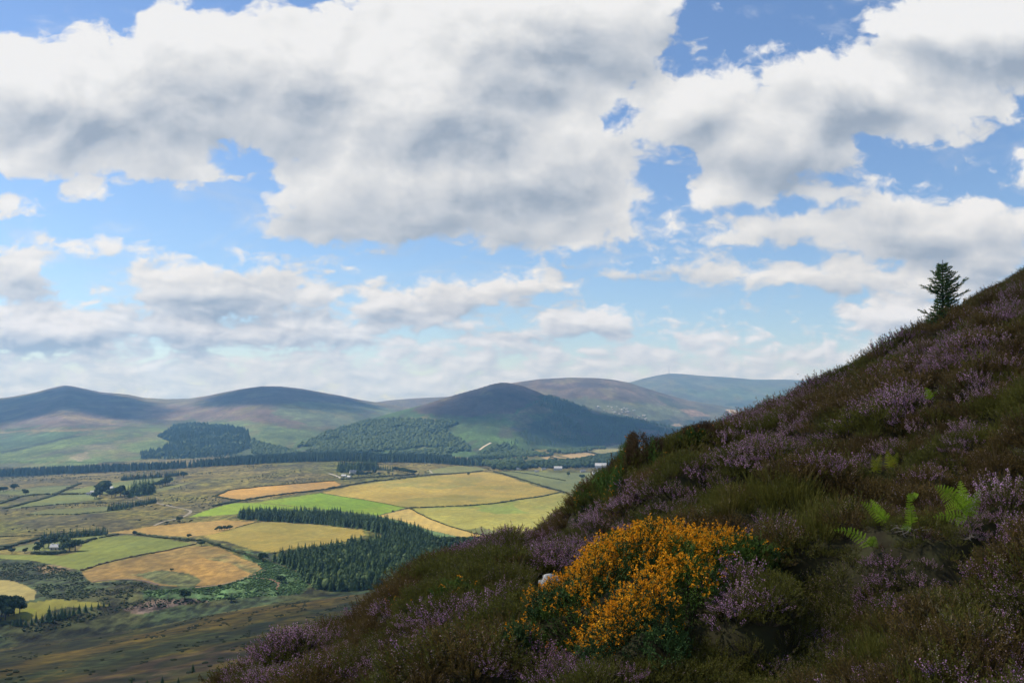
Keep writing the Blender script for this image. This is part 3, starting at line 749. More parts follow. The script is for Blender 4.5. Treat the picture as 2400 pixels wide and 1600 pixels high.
FERN_GAPS = [(2211,790,24,30,40),(1284,1402,50,40,70),(1450,1290,34,20,45),(2250,1250,70,80,80),(2140,1262,32,60,75),(2055,1230,56,45,80),(2000,1285,68,30,75),(2055,1112,32,40,60),(2092,1100,28,36,60),(2181,942,28,24,36)]
r = np.random.default_rng(5)
pts = []
for (ya, yb, s) in ((2.6, 9, .125), (9, 16, .17), (16, 26, .23), (26, 40, .30), (40, 64, .40)):
    xa, xb = -.62 * yb, .86 * yb
    gx, gy = np.meshgrid(np.arange(xa, xb, s), np.arange(ya, yb, s))
    gx = gx + r.uniform(-.5, .5, gx.shape) * s; gy = gy + r.uniform(-.5, .5, gy.shape) * s
    u = gx / gy
    k = (u > -.58) & (u < .80) & (gy < ystar(u) * 1.30) & (gy > ya) & (gy <= yb)
    pts.append(np.stack([gx[k], gy[k], np.full(k.sum(), s)], -1))
pts = np.concatenate(pts)
hx, hy, hs = pts.T
hz = zfore(hx, hy)
hpx, hpy = to_pix(hx, hy, hz)
# keep what the picture can see (and a wide margin for a step aside)
keep = (hpx > -250) & (hpx < 2800) & (hpy < 2300)
hx, hy, hs, hz, hpx, hpy = (q_[keep] for q_ in (hx, hy, hs, hz, hpx, hpy))
pn = fbm(hx, hy, 1.7, 4, .6); pn2 = fbm(hx + 60, hy - 20, 3.4, 3); pn3 = fbm(hx - 33, hy + 71, .8, 3)
jx = (fbm(hx + 11, hy, 1.2, 3) - .5) * 120; jy = (fbm(hx, hy + 19, 1.2, 3) - .5) * 60
def zone(lst):
    p = np.zeros(len(hx))
    for w, poly in lst: p = np.maximum(p, inpoly(hpx + jx, hpy + jy, poly) * w)
    return p
zp = zone(PURPLE); zg = zone(GREEN); zw = zone(PALEZ)
rr = r.random(len(hx))
pp = np.clip(zp * (.26 + .58 * smooth(.38, .60, pn3)) + smooth(.60, .68, pn) * .30 * (zg < .3) + .02, 0, 1)
pg = np.clip(zg * .75 + smooth(.60, .68, pn2) * .15, 0, 1) * (1 - zp)
pw = np.clip(zw + .10, 0, 1) * (1 - zp) * (1 - zg)
kind = np.full(len(hx), 0)                                   # 0 brown/green heather, 1 flowering, 2 pale, 3 grass
kind[rr < pw] = 2
rr = r.random(len(hx)); kind[rr < pg] = 3
rr = r.random(len(hx)); kind[rr < pp] = 1
ing = inpoly(hpx, hpy, GORSE_OUT)
n_ = len(hx)
sc0 = hs / .17 * (.75 + .55 * r.random(n_)) * (.50 + 1.0 * fbm(hx + 3, hy - 8, 1.25, 2)) 
sc0 = np.clip(sc0 * .86, .62, 2.1)
# bracken shades out the heather round its own stems
for (bx, by, w_, up, dn) in FERN_GAPS:
    near_f = (np.abs(hpx - bx) < w_) & (hpy > by - up) & (hpy < by + dn)
    sc0[near_f] *= .52
slope_x = -np.arctan(.0) * np.ones(n_)
rot = np.stack([r.normal(size=n_) * .12, r.normal(size=n_) * .12 - .18, r.random(n_) * 6.283], -1)
scl = np.stack([sc0, sc0, sc0 * (.85 + .35 * r.random(n_))], -1)
scl[kind == 3] *= [.95, .95, 1.0]
pos_ = np.stack([hx, hy, hz - .03], -1)
HB = [heather_mesh('brown_heather', s, 66, 0.05, nf=8) for s in (1, 2, 3)] + [heather_mesh('green_heather', s, 70, 0.0, .15, .30) for s in (4, 5, 6)]
for me in HB[:3]:
    for mm in (M_BROWN, M_PALE, M_TWIG): me.materials.append(mm)
for me in HB[3:]:
    for mm in (M_OLIVE, M_PALE, M_TWIG): me.materials.append(mm)
HF = [heather_mesh('flowering_heather', s, 60, fl) for s, fl in ((7, .95), (8, .9), (9, .75), (10, .6))]
for me in HF:
    for mm in (M_OLIVE, M_MAUVE, M_TWIG): me.materials.append(mm)
HP = [heather_mesh('fading_heather', s, 62, .35, nf=9, fsize=.009) for s in (11, 12, 13)]
for me in HP:
    for mm in (M_OLIVE, M_PALE, M_TWIG): me.materials.append(mm)
GR = [grass_mesh('moor_grass', s) for s in (14, 15, 16)]
for me in GR: me.materials.append(M_GRASS)
greenish = smooth(.44, .58, fbm(hx + 5, hy - 77, 2.2, 3))
sets = [('heather', 0, HB, 'low brown and olive heather not in flower covering the slope'), ('flowering_heather', 1, HF, 'mauve flowering heather in drifts across the slope'),
        ('fading_heather', 2, HP, 'heather with pale faded flower tips near the bottom'), ('moor_grass', 3, GR, 'olive moor grass tufts among the heather')]
for nm, kd, mes, lb in sets:
    k = (kind == kd) & ~ing
    ix = r.integers(0, len(mes), k.sum())
    if kd == 0: ix = r.integers(0, 3, k.sum()) + 3 * (r.random(k.sum()) < greenish[k])
    geo_scatter(nm, pos_[k], rot[k], scl[k], ix, mes, lb)
print('heather tufts', n_, [int((kind == i).sum()) for i in range(4)])

# ------------------------------------------------------------------ gorse
M_GORSE = plant_mat('gorse_spine', (.026, .055, .016), (.046, .090, .022), (.070, .125, .030), scale=3.0)
M_GBROWN = plant_mat('old_gorse_spine', (.06, .038, .016), (.095, .06, .024), (.12, .085, .03), scale=3.0)
M_GGREEN = plant_mat('fresh_gorse_spine', (.045, .085, .012), (.075, .130, .018), (.11, .16, .025), scale=3.0)
M_YELLOW = plant_mat('gorse_flower', (.53, .165, .006), (.77, .315, .008), (.90, .48, .025), scale=7.0, sub=.25)
def empty(name, loc, **props):
    o = bpy.data.objects.new(name, None); sc.collection.objects.link(o); o.location = loc
    o.empty_display_size = .1
    for k, v in props.items(): o[k] = v
    return o
def spiny(P, Nn, L, r, nsp=9):
    """gorse shoots: a stalk with short spines all round."""
    out = []
    n = len(P); d = unit(Nn + r.normal(size=(n, 3)) * .38)
    tip = P + d * L[:, None]
    w = perp(d, r) * .006
    out.append(np.stack([P + w, tip, tip, P - w], 1))
    for k in range(nsp):
        f = (.15 + .8 * r.random(n))[:, None]
        q_ = P + d * L[:, None] * f
        e = unit(perp(d, r) + d * .55)
        l = (.035 + .03 * r.random(n)) * (1.15 - f[:, 0])
        out.append(blades(q_, e, l, .008, r))
    return np.concatenate(out), tip, d
def flowers(P, D, r, size=.013, npet=4):
    out = []
    for k in range(npet):
        dd = unit(D + r.normal(size=D.shape) * .9)
        s = size * (.7 + .7 * r.random(len(P)))
        out.append(blades(P + r.normal(size=P.shape) * .006, dd, s * 1.5, s, r))
    return np.concatenate(out)
def gorse_bush(name, label, outline, height, dens, fl, seed, mats=(None,), lump=.5, flz=None, group=None):
    r = np.random.default_rng(seed)
    W_ = np.array([fground(a, b) for a, b in outline])
    c = W_.mean(0); c[2] = float(zfore(np.array(c[0]), np.array(c[1])))
    o = empty(name, c, label=label, category='gorse bush')
    if group: o['group'] = group
    lo_, hi_ = W_[:, :2].min(0) - .1, W_[:, :2].max(0) + .1
    area = (hi_ - lo_).prod()
    n = int(area * dens)
    x = r.uniform(lo_[0], hi_[0], n); y = r.uniform(lo_[1], hi_[1], n)
    k = inpoly(x + (fbm(x, y, .5, 2) - .5) * .25, y + (fbm(x + 9, y, .5, 2) - .5) * .25, W_[:, :2]); x = x[k]; y = y[k]
    # distance to the outline
    a = W_[:, :2]; bb = np.roll(a, -1, 0); dmin = np.full(len(x), 9.)
    for p_, q_ in zip(a, bb):
        e = q_ - p_; tt = np.clip(((x - p_[0]) * e[0] + (y - p_[1]) * e[1]) / max(e @ e, 1e-9), 0, 1)
        dmin = np.minimum(dmin, np.hypot(x - p_[0] - tt * e[0], y - p_[1] - tt * e[1]))
    size = max(dmin.max(), .05)
    dome = np.sqrt(np.clip(1 - (1 - np.clip(dmin / (size * .8), 0, 1)) ** 2, 0, 1))
    lum = fbm(x + seed, y - seed, .45, 3)
    hh = height * dome * (.45 + 1.1 * lump * (lum - .1))
    lay = r.random(len(x)) ** .45                         # most of the shoots at the surface
    z = zfore(x, y) + hh * lay
    gx = (fbm(x + seed + .05, y - seed, .45, 3) - lum) / .05; gy = (fbm(x + seed, y - seed + .05, .45, 3) - lum) / .05
    nrm = unit(np.stack([-gx * height * .8 + (x - c[0]) * .35, -gy * height * .8 + (y - c[1]) * .35 - .25, np.ones(len(x))], -1))
    P = np.stack([x, y, z], -1) - c
    L = .07 + .10 * r.random(len(x))
    Q, tip, d = spiny(P, nrm, L, r)
    sp = Soup(); 
    mi = (fbm(x * 1.0, y + 30, .6, 3) > .57).astype(int) if len(mats) > 1 else np.zeros(len(x), int)
    npiece = len(Q) // len(x)
    Q = Q.reshape(npiece, len(x), 4, 3)
    for j in range(len(mats)):
        if (mi == j).any(): sp.quads(Q[:, mi == j].reshape(-1, 4, 3), j)
    if fl > 0:
        pf = fl * smooth(.32, .50, fbm(x + 3, y + 8, .30, 3, .6)) * smooth(0.25, .8, lay)
        if flz is not None: pf = pf * (.03 + .97 * smooth(.05, .32, dmin + (lum - .5) * .5))
        k = r.random(len(x)) < pf
        fs = Soup() if flz is not None else sp
        for f in (.55, .8, 1.0):
            fs.quads(flowers(P[k] + d[k] * (L[k] * f)[:, None], d[k], r), 0 if flz is not None else len(mats))
        if flz is not None: link('flowers', fs.mesh('gorse_flowers'), M_YELLOW, o)
    link('foliage', sp.mesh('gorse_foliage'), list(mats) + [M_YELLOW], o)
    return o
FLZ = [(1200,1480),(1256,1425),(1304,1360),(1352,1330),(1433,1272),(1556,1225),(1644,1218),(1746,1225),(1790,1262),(1840,1290),(1845,1325),(1800,1352),(1712,1371),(1665,1408),(1590,1465),(1540,1490),(1480,1500),(1420,1520),(1370,1520),(1304,1490),(1236,1500)]
gorse_bush('gorse_bush', 'large gorse bush covered in orange yellow flowers beside the white rock', GORSE_OUT, .70, 1500, .95, 3, (M_GORSE, M_GGREEN), .85, FLZ)
def ell(x, y, a, b, n=12): return [(x + a * math.cos(2 * math.pi * i / n), y + b * math.sin(2 * math.pi * i / n)) for i in range(n)]
gorse_bush('gorse_bush', 'tall green gorse bush on the skyline with a few yellow blooms, lower of two', ell(1405, 1196, 55, 16), 1.35, 6000, .03, 21, (M_GGREEN, M_GORSE), .35)
gorse_bush('gorse_bush', 'green gorse bush with a yellow flowering top, beside the round brown shrub', ell(1500, 1108, 62, 14), 1.3, 6000, .04, 22, (M_GGREEN, M_GBROWN), .35)
gorse_bush('gorse_bush', 'ragged brown gorse bush highest on the skyline edge', ell(1645, 1046, 62, 10), 0.9, 5000, .01, 23, (M_GBROWN, M_GGREEN), .35)
gorse_bush('gorse_bush', 'small round brown gorse shrub standing alone against the valley fields', ell(1427, 1122, 17, 6), 1.15, 9000, .01, 24, (M_GBROWN, M_GORSE), .3)
gorse_bush('gorse_bush', 'low green gorse with scattered yellow flowers on the lower slope', ell(920, 1445, 60, 16), .30, 900, .22, 25, (M_GGREEN, M_GORSE), .6)
gorse_bush('gorse_bush', 'low yellow green gorse mat right of the lower skyline', ell(1075, 1412, 60, 14), .30, 900, .06, 26, (M_GGREEN, M_GORSE), .6)
gorse_bush('gorse_bush', 'small green gorse sprig among mauve heather above the white rocks', ell(1425, 1222, 45, 12), .45, 800, .06, 27, (M_GGREEN, M_GORSE), .6)
gorse_bush('gorse_bush', 'green gorse clump at the right foot of the big flowering bush', ell(1555, 1560, 70, 26), .35, 1000, .02, 28, (M_GORSE, M_GORSE), .6)
gorse_bush('gorse_bush', 'green gorse clump with orange buds at the left foot of the big flowering bush', ell(1230, 1535, 65, 26), .32, 1000, .10, 29, (M_GORSE, M_GGREEN), .6)

# ------------------------------------------------------------------ bracken ferns
M_FERN = plant_mat('bracken_frond', (.17, .28, .018), (.25, .39, .024), (.32, .41, .035), scale=4, sub=.35)
M_FERNY = plant_mat('yellowing_bracken_frond', (.30, .34, .025), (.40, .42, .035), (.50, .28, .03), scale=5, sub=.35)
M_STALK = plant_mat('bracken_stalk', (.10, .11, .03), (.13, .12, .04))
def tube(path, rad, sides=6):
    """vertices and quads of a tapering tube."""
    path = np.asarray(path, float); n = len(path); rad = np.broadcast_to(rad, n)
    d = unit(np.gradient(path, axis=0)); ref = np.array([.3, .1, 1.]); ref = np.where(np.abs((d @ unit(ref)))[:, None] > .95, [[1., 0, 0]], ref[None])
    a = unit(np.cross(d, ref)); b_ = np.cross(d, a)
    th = np.arange(sides) * 2 * np.pi / sides
    V = path[:, None] + rad[:, None, None] * (a[:, None] * np.cos(th)[None, :, None] + b_[:, None] * np.sin(th)[None, :, None])
    Q = []
    for i in range(n - 1):
        for k in range(sides):
            Q.append((V[i, k], V[i, (k + 1) % sides], V[i + 1, (k + 1) % sides], V[i + 1, k]))
    return np.array(Q)
cam_right = np.array([1., 0, 0]); cam_up = np.array([0., 0, 1.])
def frond(base, tip, width, bend, r, np_=12):
    """a bracken blade: rachis from base to tip with paired, toothed, drooping pinnae."""
    base = np.array(base, float); tip = np.array(tip, float)
    mid = (base + tip) / 2 + np.array(bend)
    f = np.linspace(0, 1, 24)[:, None]
    path = (1 - f) ** 2 * base + 2 * f * (1 - f) * mid + f * f * tip
    Q = [tube(path, np.linspace(.005, .0012, 24), 4)]
    L = np.linalg.norm(tip - base)
    dirs = unit(np.gradient(path, axis=0))
    view = unit(path.mean(0) + np.zeros(3))
    for i in range(np_):
        ft = .06 + .93 * i / (np_ - 1)
        p = path[int(ft * 23)]; d = dirs[int(ft * 23)]
        side0 = unit(np.cross(d, -unit(GLOB)))
        wl = .9 * width * (1 - ft) ** .75 * (.75 + .25 * min(1, ft * 8)) + .012
        for s in (-1, 1):
            e = unit(side0 * s + d * .42 + r.normal(size=3) * .10)
            down = np.array([0, 0, -1.]) * .16 * wl
            prev = p; nseg = 7
            nrm = unit(np.cross(e, d))
            for k in range(nseg):
                g = k / nseg
                q0 = p + e * wl * g + down * g * g
                # leaflets either side of the pinna
                ll = wl * .19 * (1 - g) ** .8 + .004
                for s2 in (-1, 1):
                    le = unit(np.cross(nrm, e) * s2 + e * .35 + r.normal(size=3) * .06)
                    w = e * wl / nseg * .46
                    Q.append(np.array([[q0 - w * .6, q0 + w * .9, q0 + le * ll + w * .5, q0 + le * ll - w * .1]]))
    return np.concatenate(Q)
GLOB = np.array([0, 1., 0])
def fern(label, basep, stem_to, fronds, mt, seed, yoff=0.0):
    """basep / stem_to / frond ends: photo pixels used to find the spot and the size; fronds = [(start, end, width px, depth offset m, bend px)]"""
    global GLOB
    r = np.random.default_rng(seed)
    B = fground(*basep); y = B[1]
    GLOB = unit(B)
    def at(p, dy=0.0):
        u, v = pix_dir(*p); yy = y + dy
        return np.array((float(u) * yy, yy, float(v) * yy))
    o = empty('bracken_fern', B, label=label, category='fern', group='bracken ferns on the heather slope')
    pts_ = [B - [0, 0, .12], (B + at(stem_to, -.05)) / 2 + [0, 0, .01], at(stem_to, -.06)]
    sp = Soup(); sp.quads(tube(np.array(pts_) - B, [.007, .006, .004]))
    link('stem', sp.mesh('fern_stem'), M_STALK, o)
    for (a, e, w, dy, bend) in fronds:
        sp = Soup(); S_ = at(a, -.06); E_ = at(e, -.06 + dy)
        sp.quads(frond(S_ - B, E_ - B, w * y / FPX, (0, -.03, bend * y / FPX), r))
        link('frond', sp.mesh('fern_frond'), mt, o)
fern('largest bright green bracken fern with three fronds, right of the other ferns', (2286,1262), (2255,1190), [((2256,1192),(2190,1140),36,-.15,20),((2258,1195),(2250,1126),24,.1,6),((2262,1206),(2296,1148),24,-.1,2),((2266,1216),(2186,1212),26,-.2,16)], M_FERN, 1)
fern('upright green bracken fern with a drooping tip, next left of the largest fern', (2147,1268), (2136,1225), [((2136,1226),(2128,1160),17,-.1,0),((2128,1168),(2152,1160),11,-.15,8),((2136,1232),(2112,1240),14,-.15,8)], M_FERN, 2)
fern('green bracken fern leaning left above the lowest fern', (2090,1232), (2080,1222), [((2080,1222),(2018,1176),22,-.1,8),((2074,1216),(2040,1170),14,.1,4)], M_FERN, 3)
fern('lowest green bracken fern arching left over the heather', (2050,1288), (2040,1280), [((2042,1280),(1954,1242),22,-.15,26),((2042,1278),(2048,1256),16,-.1,0)], M_FERN, 4)
fern('slim yellow green bracken fern uphill, left of the orange tipped fern', (2048,1116), (2050,1105), [((2050,1106),(2065,1060),14,-.1,2),((2050,1106),(2044,1066),10,-.05,2)], M_FERNY, 5)
fern('yellow bracken fern with an orange tip, uphill', (2088,1104), (2088,1095), [((2088,1096),(2078,1054),16,-.1,2),((2088,1096),(2104,1060),14,-.1,2)], M_FERNY, 6)
fern('small pale green bracken fern standing alone highest on the slope', (2181,944), (2180,935), [((2180,936),(2170,908),15,-.1,2),((2180,936),(2198,914),9,-.1,2)], M_FERN, 7)

# ------------------------------------------------------------------ rocks, twigs, stalks
m, t, b = mat('lichened_granite')
pos = t.new('ShaderNodeTexCoord').outputs['Object']
c = t.ramp(t.noise(pos, 18, 6, .65), [(.30, (.04, .04, .035)), (.46, (.20, .20, .19)), (.60, (.42, .42, .41)), (.75, (.62, .62, .60))])
t.l.new(c, b.inputs['Base Color'])
bu = t.new('ShaderNodeBump'); bu.inputs['Distance'].default_value = .02; t.l.new(t.noise(pos, 25, 6, .6), bu.inputs['Height']); t.l.new(bu.outputs[0], b.inputs['Normal'])
ROCKM = m
def ico(sub=3):
    import bmesh
    bm = bmesh.new(); bmesh.ops.create_icosphere(bm, subdivisions=sub, radius=1)
    V = np.array([v.co for v in bm.verts]); F = np.array([[v.index for v in f.verts] for f in bm.faces]); bm.free()
    return V, F
def n3(p, s, seed=0): return fbm(p[:, 0] * 1.0 + p[:, 2] * .7 + seed, p[:, 1] + p[:, 2] * .6 - seed, s, 4)
def rock(label, px, py, w, h, seed):
    P = fground(px, py); V, F = ico(4)
    f = 1 + (n3(V, .8, seed) - .5) * 1.3 + (n3(V, .25, seed + 5) - .5) * .5
    f = np.minimum(f, 1.05 + .1 * n3(V, 2, seed))
    sx_ = w * P[1] / FPX / 2; sz_ = h * P[1] / FPX / 2
    V = V * f[:, None] * [sx_, sx_ * .9, sz_]
    link('rock', raw_mesh('rock', V, F), ROCKM, loc=(P[0], P[1] - .12, P[2] + sz_ * 1.05), label=label, category='rock')
rock('pale grey lichened rock at the left edge of the flowering gorse', 1288, 1404, 54, 50, 6)
rock('small flat white rock half buried behind the flowering gorse', 1446, 1290, 32, 16, 8)
def twig(label, px, py, seed, spread, n=16):
    r = np.random.default_rng(seed); P = fground(px, py); sp = Soup(); s = P[1] / FPX
    for k in range(n):
        a = np.array([r.normal() * 12 * s, r.normal() * .1, .14 + r.normal() * .02])
        d = np.array([r.normal(), r.normal() * .4, r.normal() * .35 - .1]); d = d / np.linalg.norm(d) * spread * s * (.4 + r.random())
        path = [a, a + d * .5 + r.normal(size=3) * .02, a + d]
        sp.quads(tube(path, [.005, .004, .0015], 4))
    link('dead_twig', sp.mesh('dead_twig'), M_DEAD, loc=P, label=label, category='dead twigs')
M_DEAD = plant_mat('bleached_twig', (.11, .09, .07), (.20, .17, .14))
twig('bleached dead heather twigs lying in the hollow below the ferns', 2125, 1296, 1, 24)
twig('bleached dead branch in the hollow below the largest fern', 2270, 1314, 2, 22, 10)
sp = Soup(); r = np.random.default_rng(77)
for (px, py, h) in [(1822,1180,70),(1890,1130,60),(2110,1010,60),(2040,900,45),(2170,1470,70),(2390,1340,60),(1300,1400,50),(980,1360,40),(1150,1290,40),(1540,1170,50),(1960,1250,60),(2210,1520,70),(1400,1180,40),(1690,1220,50),(1760,1080,50),(1890,990,45)]:
    for k in range(3):
        P = fground(px + r.normal() * 14, py + r.normal() * 6); L = h * P[1] / FPX * (.6 + .6 * r.random())
        d = np.array([r.normal() * .25, r.normal() * .1, 1.]); d /= np.linalg.norm(d)
        sp.quads(tube([P, P + d * L * .6, P + d * L + np.array([r.normal() * .08, 0, -.02])], [.0022, .002, .0015], 3))
        sp.quads(blades(np.repeat((P + d * L)[None], 6, 0) + r.normal(size=(6, 3)) * .015, unit(np.tile(d, (6, 1)) + r.normal(size=(6, 3)) * .4), .045, .006, r))
link('grass_stalks', sp.mesh('grass_stalks'), plant_mat('dry_stalk', (.16, .12, .06), (.26, .21, .11)), kind='stuff', label='thin dry grass stalks standing above the heather')

# ------------------------------------------------------------------ the lone young spruce on the skyline
M_BARK = plant_mat('spruce_bark', (.045, .035, .028), (.075, .060, .048), scale=6)
M_NEEDLE = plant_mat('spruce_needles', (.065, .125, .045), (.095, .170, .055), (.15, .20, .045), scale=1.5, sub=.3)
def spruce():
    r = np.random.default_rng(42)
    P = fground(2211, 786, 30) + np.array([0, 0, .10]); s = P[1] / FPX; H = 172 * s
    o = empty('spruce_tree', P, label='lone young spruce tree standing on the heather skyline', category='tree')
    th = lambda f: np.array([.10 * H * .3 * f * f - .0 * f, 0, H * f])
    sp = Soup(); f = np.linspace(-.04, 1, 22); sp.quads(tube(np.array([th(a) for a in f]), .045 * (1 - f * .93) + .004, 7))
    tr = link('trunk', sp.mesh('spruce_trunk'), M_BARK, o)
    nd = Soup(); bk = Soup()
    def needles(path, dens, ln, w=.0085):
        path = np.asarray(path); d = np.diff(path, axis=0); L = np.linalg.norm(d, axis=1).sum()
        n = max(8, int(L * dens)); f = r.random(n) * (len(path) - 1); i = np.minimum(f.astype(int), len(path) - 2)
        q_ = path[i] + d[i] * (f - i)[:, None]; e = unit(d[i])
        dd = unit(e * .9 + perp(e, r) + np.array([0, 0, .35]))
        nd.quads(blades(q_, dd, ln * (.7 + .6 * r.random(n)), w, r))
    # (height fraction, azimuth, length px, rise)
    B = []
    for f in np.linspace(.05, .90, 23):
        env = np.interp(f, [.0, .08, .22, .36, .44, .56, .68, .8, .9, 1], [36, 42, 38, 32, 29, 36, 34, 25, 15, 5])
        nb = 6 if f < .6 else 5
        for k in range(nb):
            az = 2 * math.pi * (k + r.random() * .7) / nb + f * 40
            e = env * .80 * (.65 + .5 * r.random())
            if math.cos(az) > .5: e *= np.interp(f, [0, .3, .5, .75, .9], [.9, .95, 1.35, 1.25, 1.0])
            if math.cos(az) < -.5 and .34 < f < .48: e *= .55
            B.append((f, az, e, np.interp(f, [0, .5, .9], [.14, .28, .45])))
    B += [(.50, .10, 62, .70), (.42, -.1, 60, .42), (.60, .2, 46, .7), (.52, 3.2, 52, .42), (.20, 3.05, 54, .30), (.10, 3.3, 40, .2), (.33, .1, 44, .5), (.14, -.1, 46, .55)]
    for (f, az, e, rise) in B:
        L = e * s; a = th(f); out = np.array([math.cos(az), math.sin(az) * .9, 0])
        p1 = a + out * L * .5 + np.array([0, 0, rise * L * .30]); p2 = a + out * L + np.array([0, 0, rise * L * 1.0 + .02])
        g = np.linspace(0, 1, 7)[:, None]; path = (1 - g) ** 2 * a + 2 * g * (1 - g) * p1 + g * g * p2
        path[1:] += r.normal(size=path[1:].shape) * .012
        bk.quads(tube(path, np.linspace(.014, .004, 7) * (.6 + L / 2), 4))
        needles(path[1:], 420, .040)
        for q_ in np.linspace(.22, .95, max(4, int(L / .11))):
            b0 = path[int(q_ * 6)]; d = unit(path[min(6, int(q_ * 6) + 1)] - path[max(0, int(q_ * 6) - 1)])
            for sd_ in (-1, 1):
                e2 = unit(np.cross(d, [0, 0, 1.]) * sd_ + d * .9 + np.array([0, 0, .10]) + r.normal(size=3) * .22)
                l2 = L * (.36 - .20 * q_) * (.6 + .7 * r.random()) + .06
                tw = np.array([b0, b0 + e2 * l2 * .5 - [0, 0, .006], b0 + e2 * l2])
                bk.quads(tube(tw, [.004, .003, .0015], 3)); needles(tw, 420, .036)
    needles([th(.86), th(.93), th(1.0)], 140, .03)
    link('branch', bk.mesh('spruce_branches'), M_BARK, o); link('crown', nd.mesh('spruce_needles'), M_NEEDLE, o)
spruce()
M_RUST = plant_mat('rusty_bracken', (.16, .055, .016), (.24, .085, .022), scale=4)
rs = np.random.default_rng(3); sp = Soup(); P = fground(2252, 766, 30)
p0, p1, p2 = stems(60, rs, 1.1, .35, .75, base=.35); twig_strip(sp, p0, p1, p2, .006, 0, rs)
f = rs.random((60, 22)); A_, D_ = along(p0, p1, p2, f); A_ = A_.reshape(-1, 3); D_ = D_.reshape(-1, 3)
sp.quads(blades(A_, unit(D_ + rs.normal(size=D_.shape) * .7), .09, .03, rs))
link('dead_bracken', sp.mesh('dead_bracken'), M_RUST, loc=P, label='rust red dead bracken clump beside the lone spruce', category='dead fern')
# ------------------------------------------------------------------ trees of the valley
def foliage_mat(name, c0, c1, c2):
    m, t, b = mat(name)
    pos = t.new('ShaderNodeNewGeometry').outputs['Position']
    rnd = t.new('ShaderNodeObjectInfo').outputs['Random']
    f = t.m('ADD', t.m('MULTIPLY', t.noise(pos, .16, 4, .65), .72), t.m('MULTIPLY', rnd, .30))
    t.l.new(t.ramp(f, [(.30, c0), (.52, c1), (.78, c2)]), b.inputs['Base Color'])
    return m
M_CON = foliage_mat('conifer_foliage', (.040, .078, .032), (.078, .130, .045), (.125, .180, .058))
M_BROAD = foliage_mat('broadleaf_foliage', (.022, .042, .014), (.040, .068, .020), (.065, .095, .028))
M_DARKCON = foliage_mat('far_conifer_foliage', (.028, .058, .032), (.050, .085, .042), (.078, .118, .050))
M_WOOD = foliage_mat('hill_wood_foliage', (.032, .060, .026), (.070, .110, .038), (.115, .150, .050))
M_SCRUB = foliage_mat('scrub_foliage', (.026, .034, .014), (.042, .050, .020), (.060, .064, .026))
M_BRACK = foliage_mat('bracken_bank', (.030, .066, .018), (.050, .100, .028), (.075, .135, .038))
M_BANK = foliage_mat('bank_foliage', (.020, .034, .013), (.030, .048, .018), (.045, .058, .022))
M_HEDGE = foliage_mat('hedge_foliage', (.032, .044, .018), (.052, .066, .024), (.075, .085, .032))
M_TRUNK = plant_mat('tree_trunk', (.05, .04, .03), (.08, .065, .05), scale=1)

def conifer_crown(seed, H=1.0, tiers=11, per=11, wid=.20):
    """unit-height spruce crown: drooping whorls of ragged fronds."""
    r = np.random.default_rng(seed); sp = Soup()
    for i in range(tiers):
        f = i / (tiers - 1); z = .10 + .84 * f; R_ = wid * (1 - f) ** .85 + .018
        for k in range(per if f < .7 else 7):
            a = 2 * math.pi * (k + r.random() * .8) / per + i
            l = R_ * (.65 + .6 * r.random()); o = np.array([math.cos(a), math.sin(a), 0]); s = np.array([-o[1], o[0], 0])
            c = np.array([0, 0, z + .05]); e = o * l + np.array([0, 0, z - l * .35 + .02 * r.normal()])
            w = l * .42
            m_ = o * l * .55 + np.array([0, 0, z + .012])
            sp.tris([[c, m_ + s * w, e], [c, e, m_ - s * w], [m_ + s * w, e, m_ - s * w - [0, 0, .02]]])
    for k in range(4):
        a = math.pi * k / 2; s = np.array([math.cos(a), math.sin(a), 0]) * .018
        sp.tris([[s + [0, 0, .88], -s + [0, 0, .88], [0, 0, 1.02]]])
    return sp.mesh('conifer_crown')
def conifer_whole(seed, **k):
    me = conifer_crown(seed, **k)
    return me
def broad_crown(seed, lobes=9, per=70, squash=.8):
    """unit-height broadleaf crown: leaf clumps over overlapping lobes, open at the edge."""
    r = np.random.default_rng(seed); sp = Soup()
    for i in range(lobes):
        a = r.random() * 6.283; q_ = r.random() ** .5 * .26
        c = np.array([math.cos(a) * q_, math.sin(a) * q_, .36 + .36 * r.random()]) if i else np.array([0, 0, .58])
        R_ = .16 + .12 * r.random() + (.06 if not i else 0)
        n = unit(r.normal(size=(per, 3))); n[:, 2] = np.where(n[:, 2] < -.5, -n[:, 2], n[:, 2])
        P = c + n * R_ * (.72 + .38 * r.random((per, 1))) * [1, 1, squash]
        P[:, 2] = np.maximum(P[:, 2], .10)
        d = unit(np.cross(n, unit(r.normal(size=(per, 3)))) + n * .35); s = unit(np.cross(n, d))
        w = (.045 + .05 * r.random((per, 1)))
        sp.quads(np.stack([P - d * w, P + s * w * .8, P + d * w * 1.1, P - s * w * .8], 1))
    return sp.mesh('broadleaf_crown')
def trunk_mesh(H, R_, nm):
    sp = Soup(); sp.quads(tube([(0, 0, -.03), (0, 0, H * .5), (.01, 0, H)], [R_, R_ * .7, R_ * .25], 6))
    for a in (0.3, 2.4, 4.4):
        sp.quads(tube([(0, 0, H * .55), (math.cos(a) * .1, math.sin(a) * .1, H * .8), (math.cos(a) * .2, math.sin(a) * .2, H * 1.05)], [R_ * .5, R_ * .35, R_ * .12], 4))
    return sp.mesh(nm)
CON = [conifer_whole(s, wid=.20 + .035 * (s % 3)) for s in (31, 32, 33, 34, 35, 36)]
for me in CON: me.materials.append(M_CON)
BRO = [broad_crown(s) for s in (41, 42, 43, 44)]
for me in BRO: me.materials.append(M_BROAD)
BTR = trunk_mesh(.55, .035, 'tree_trunk'); BTR.materials.append(M_TRUNK)
rt = np.random.default_rng(8)
N_CON = [0]
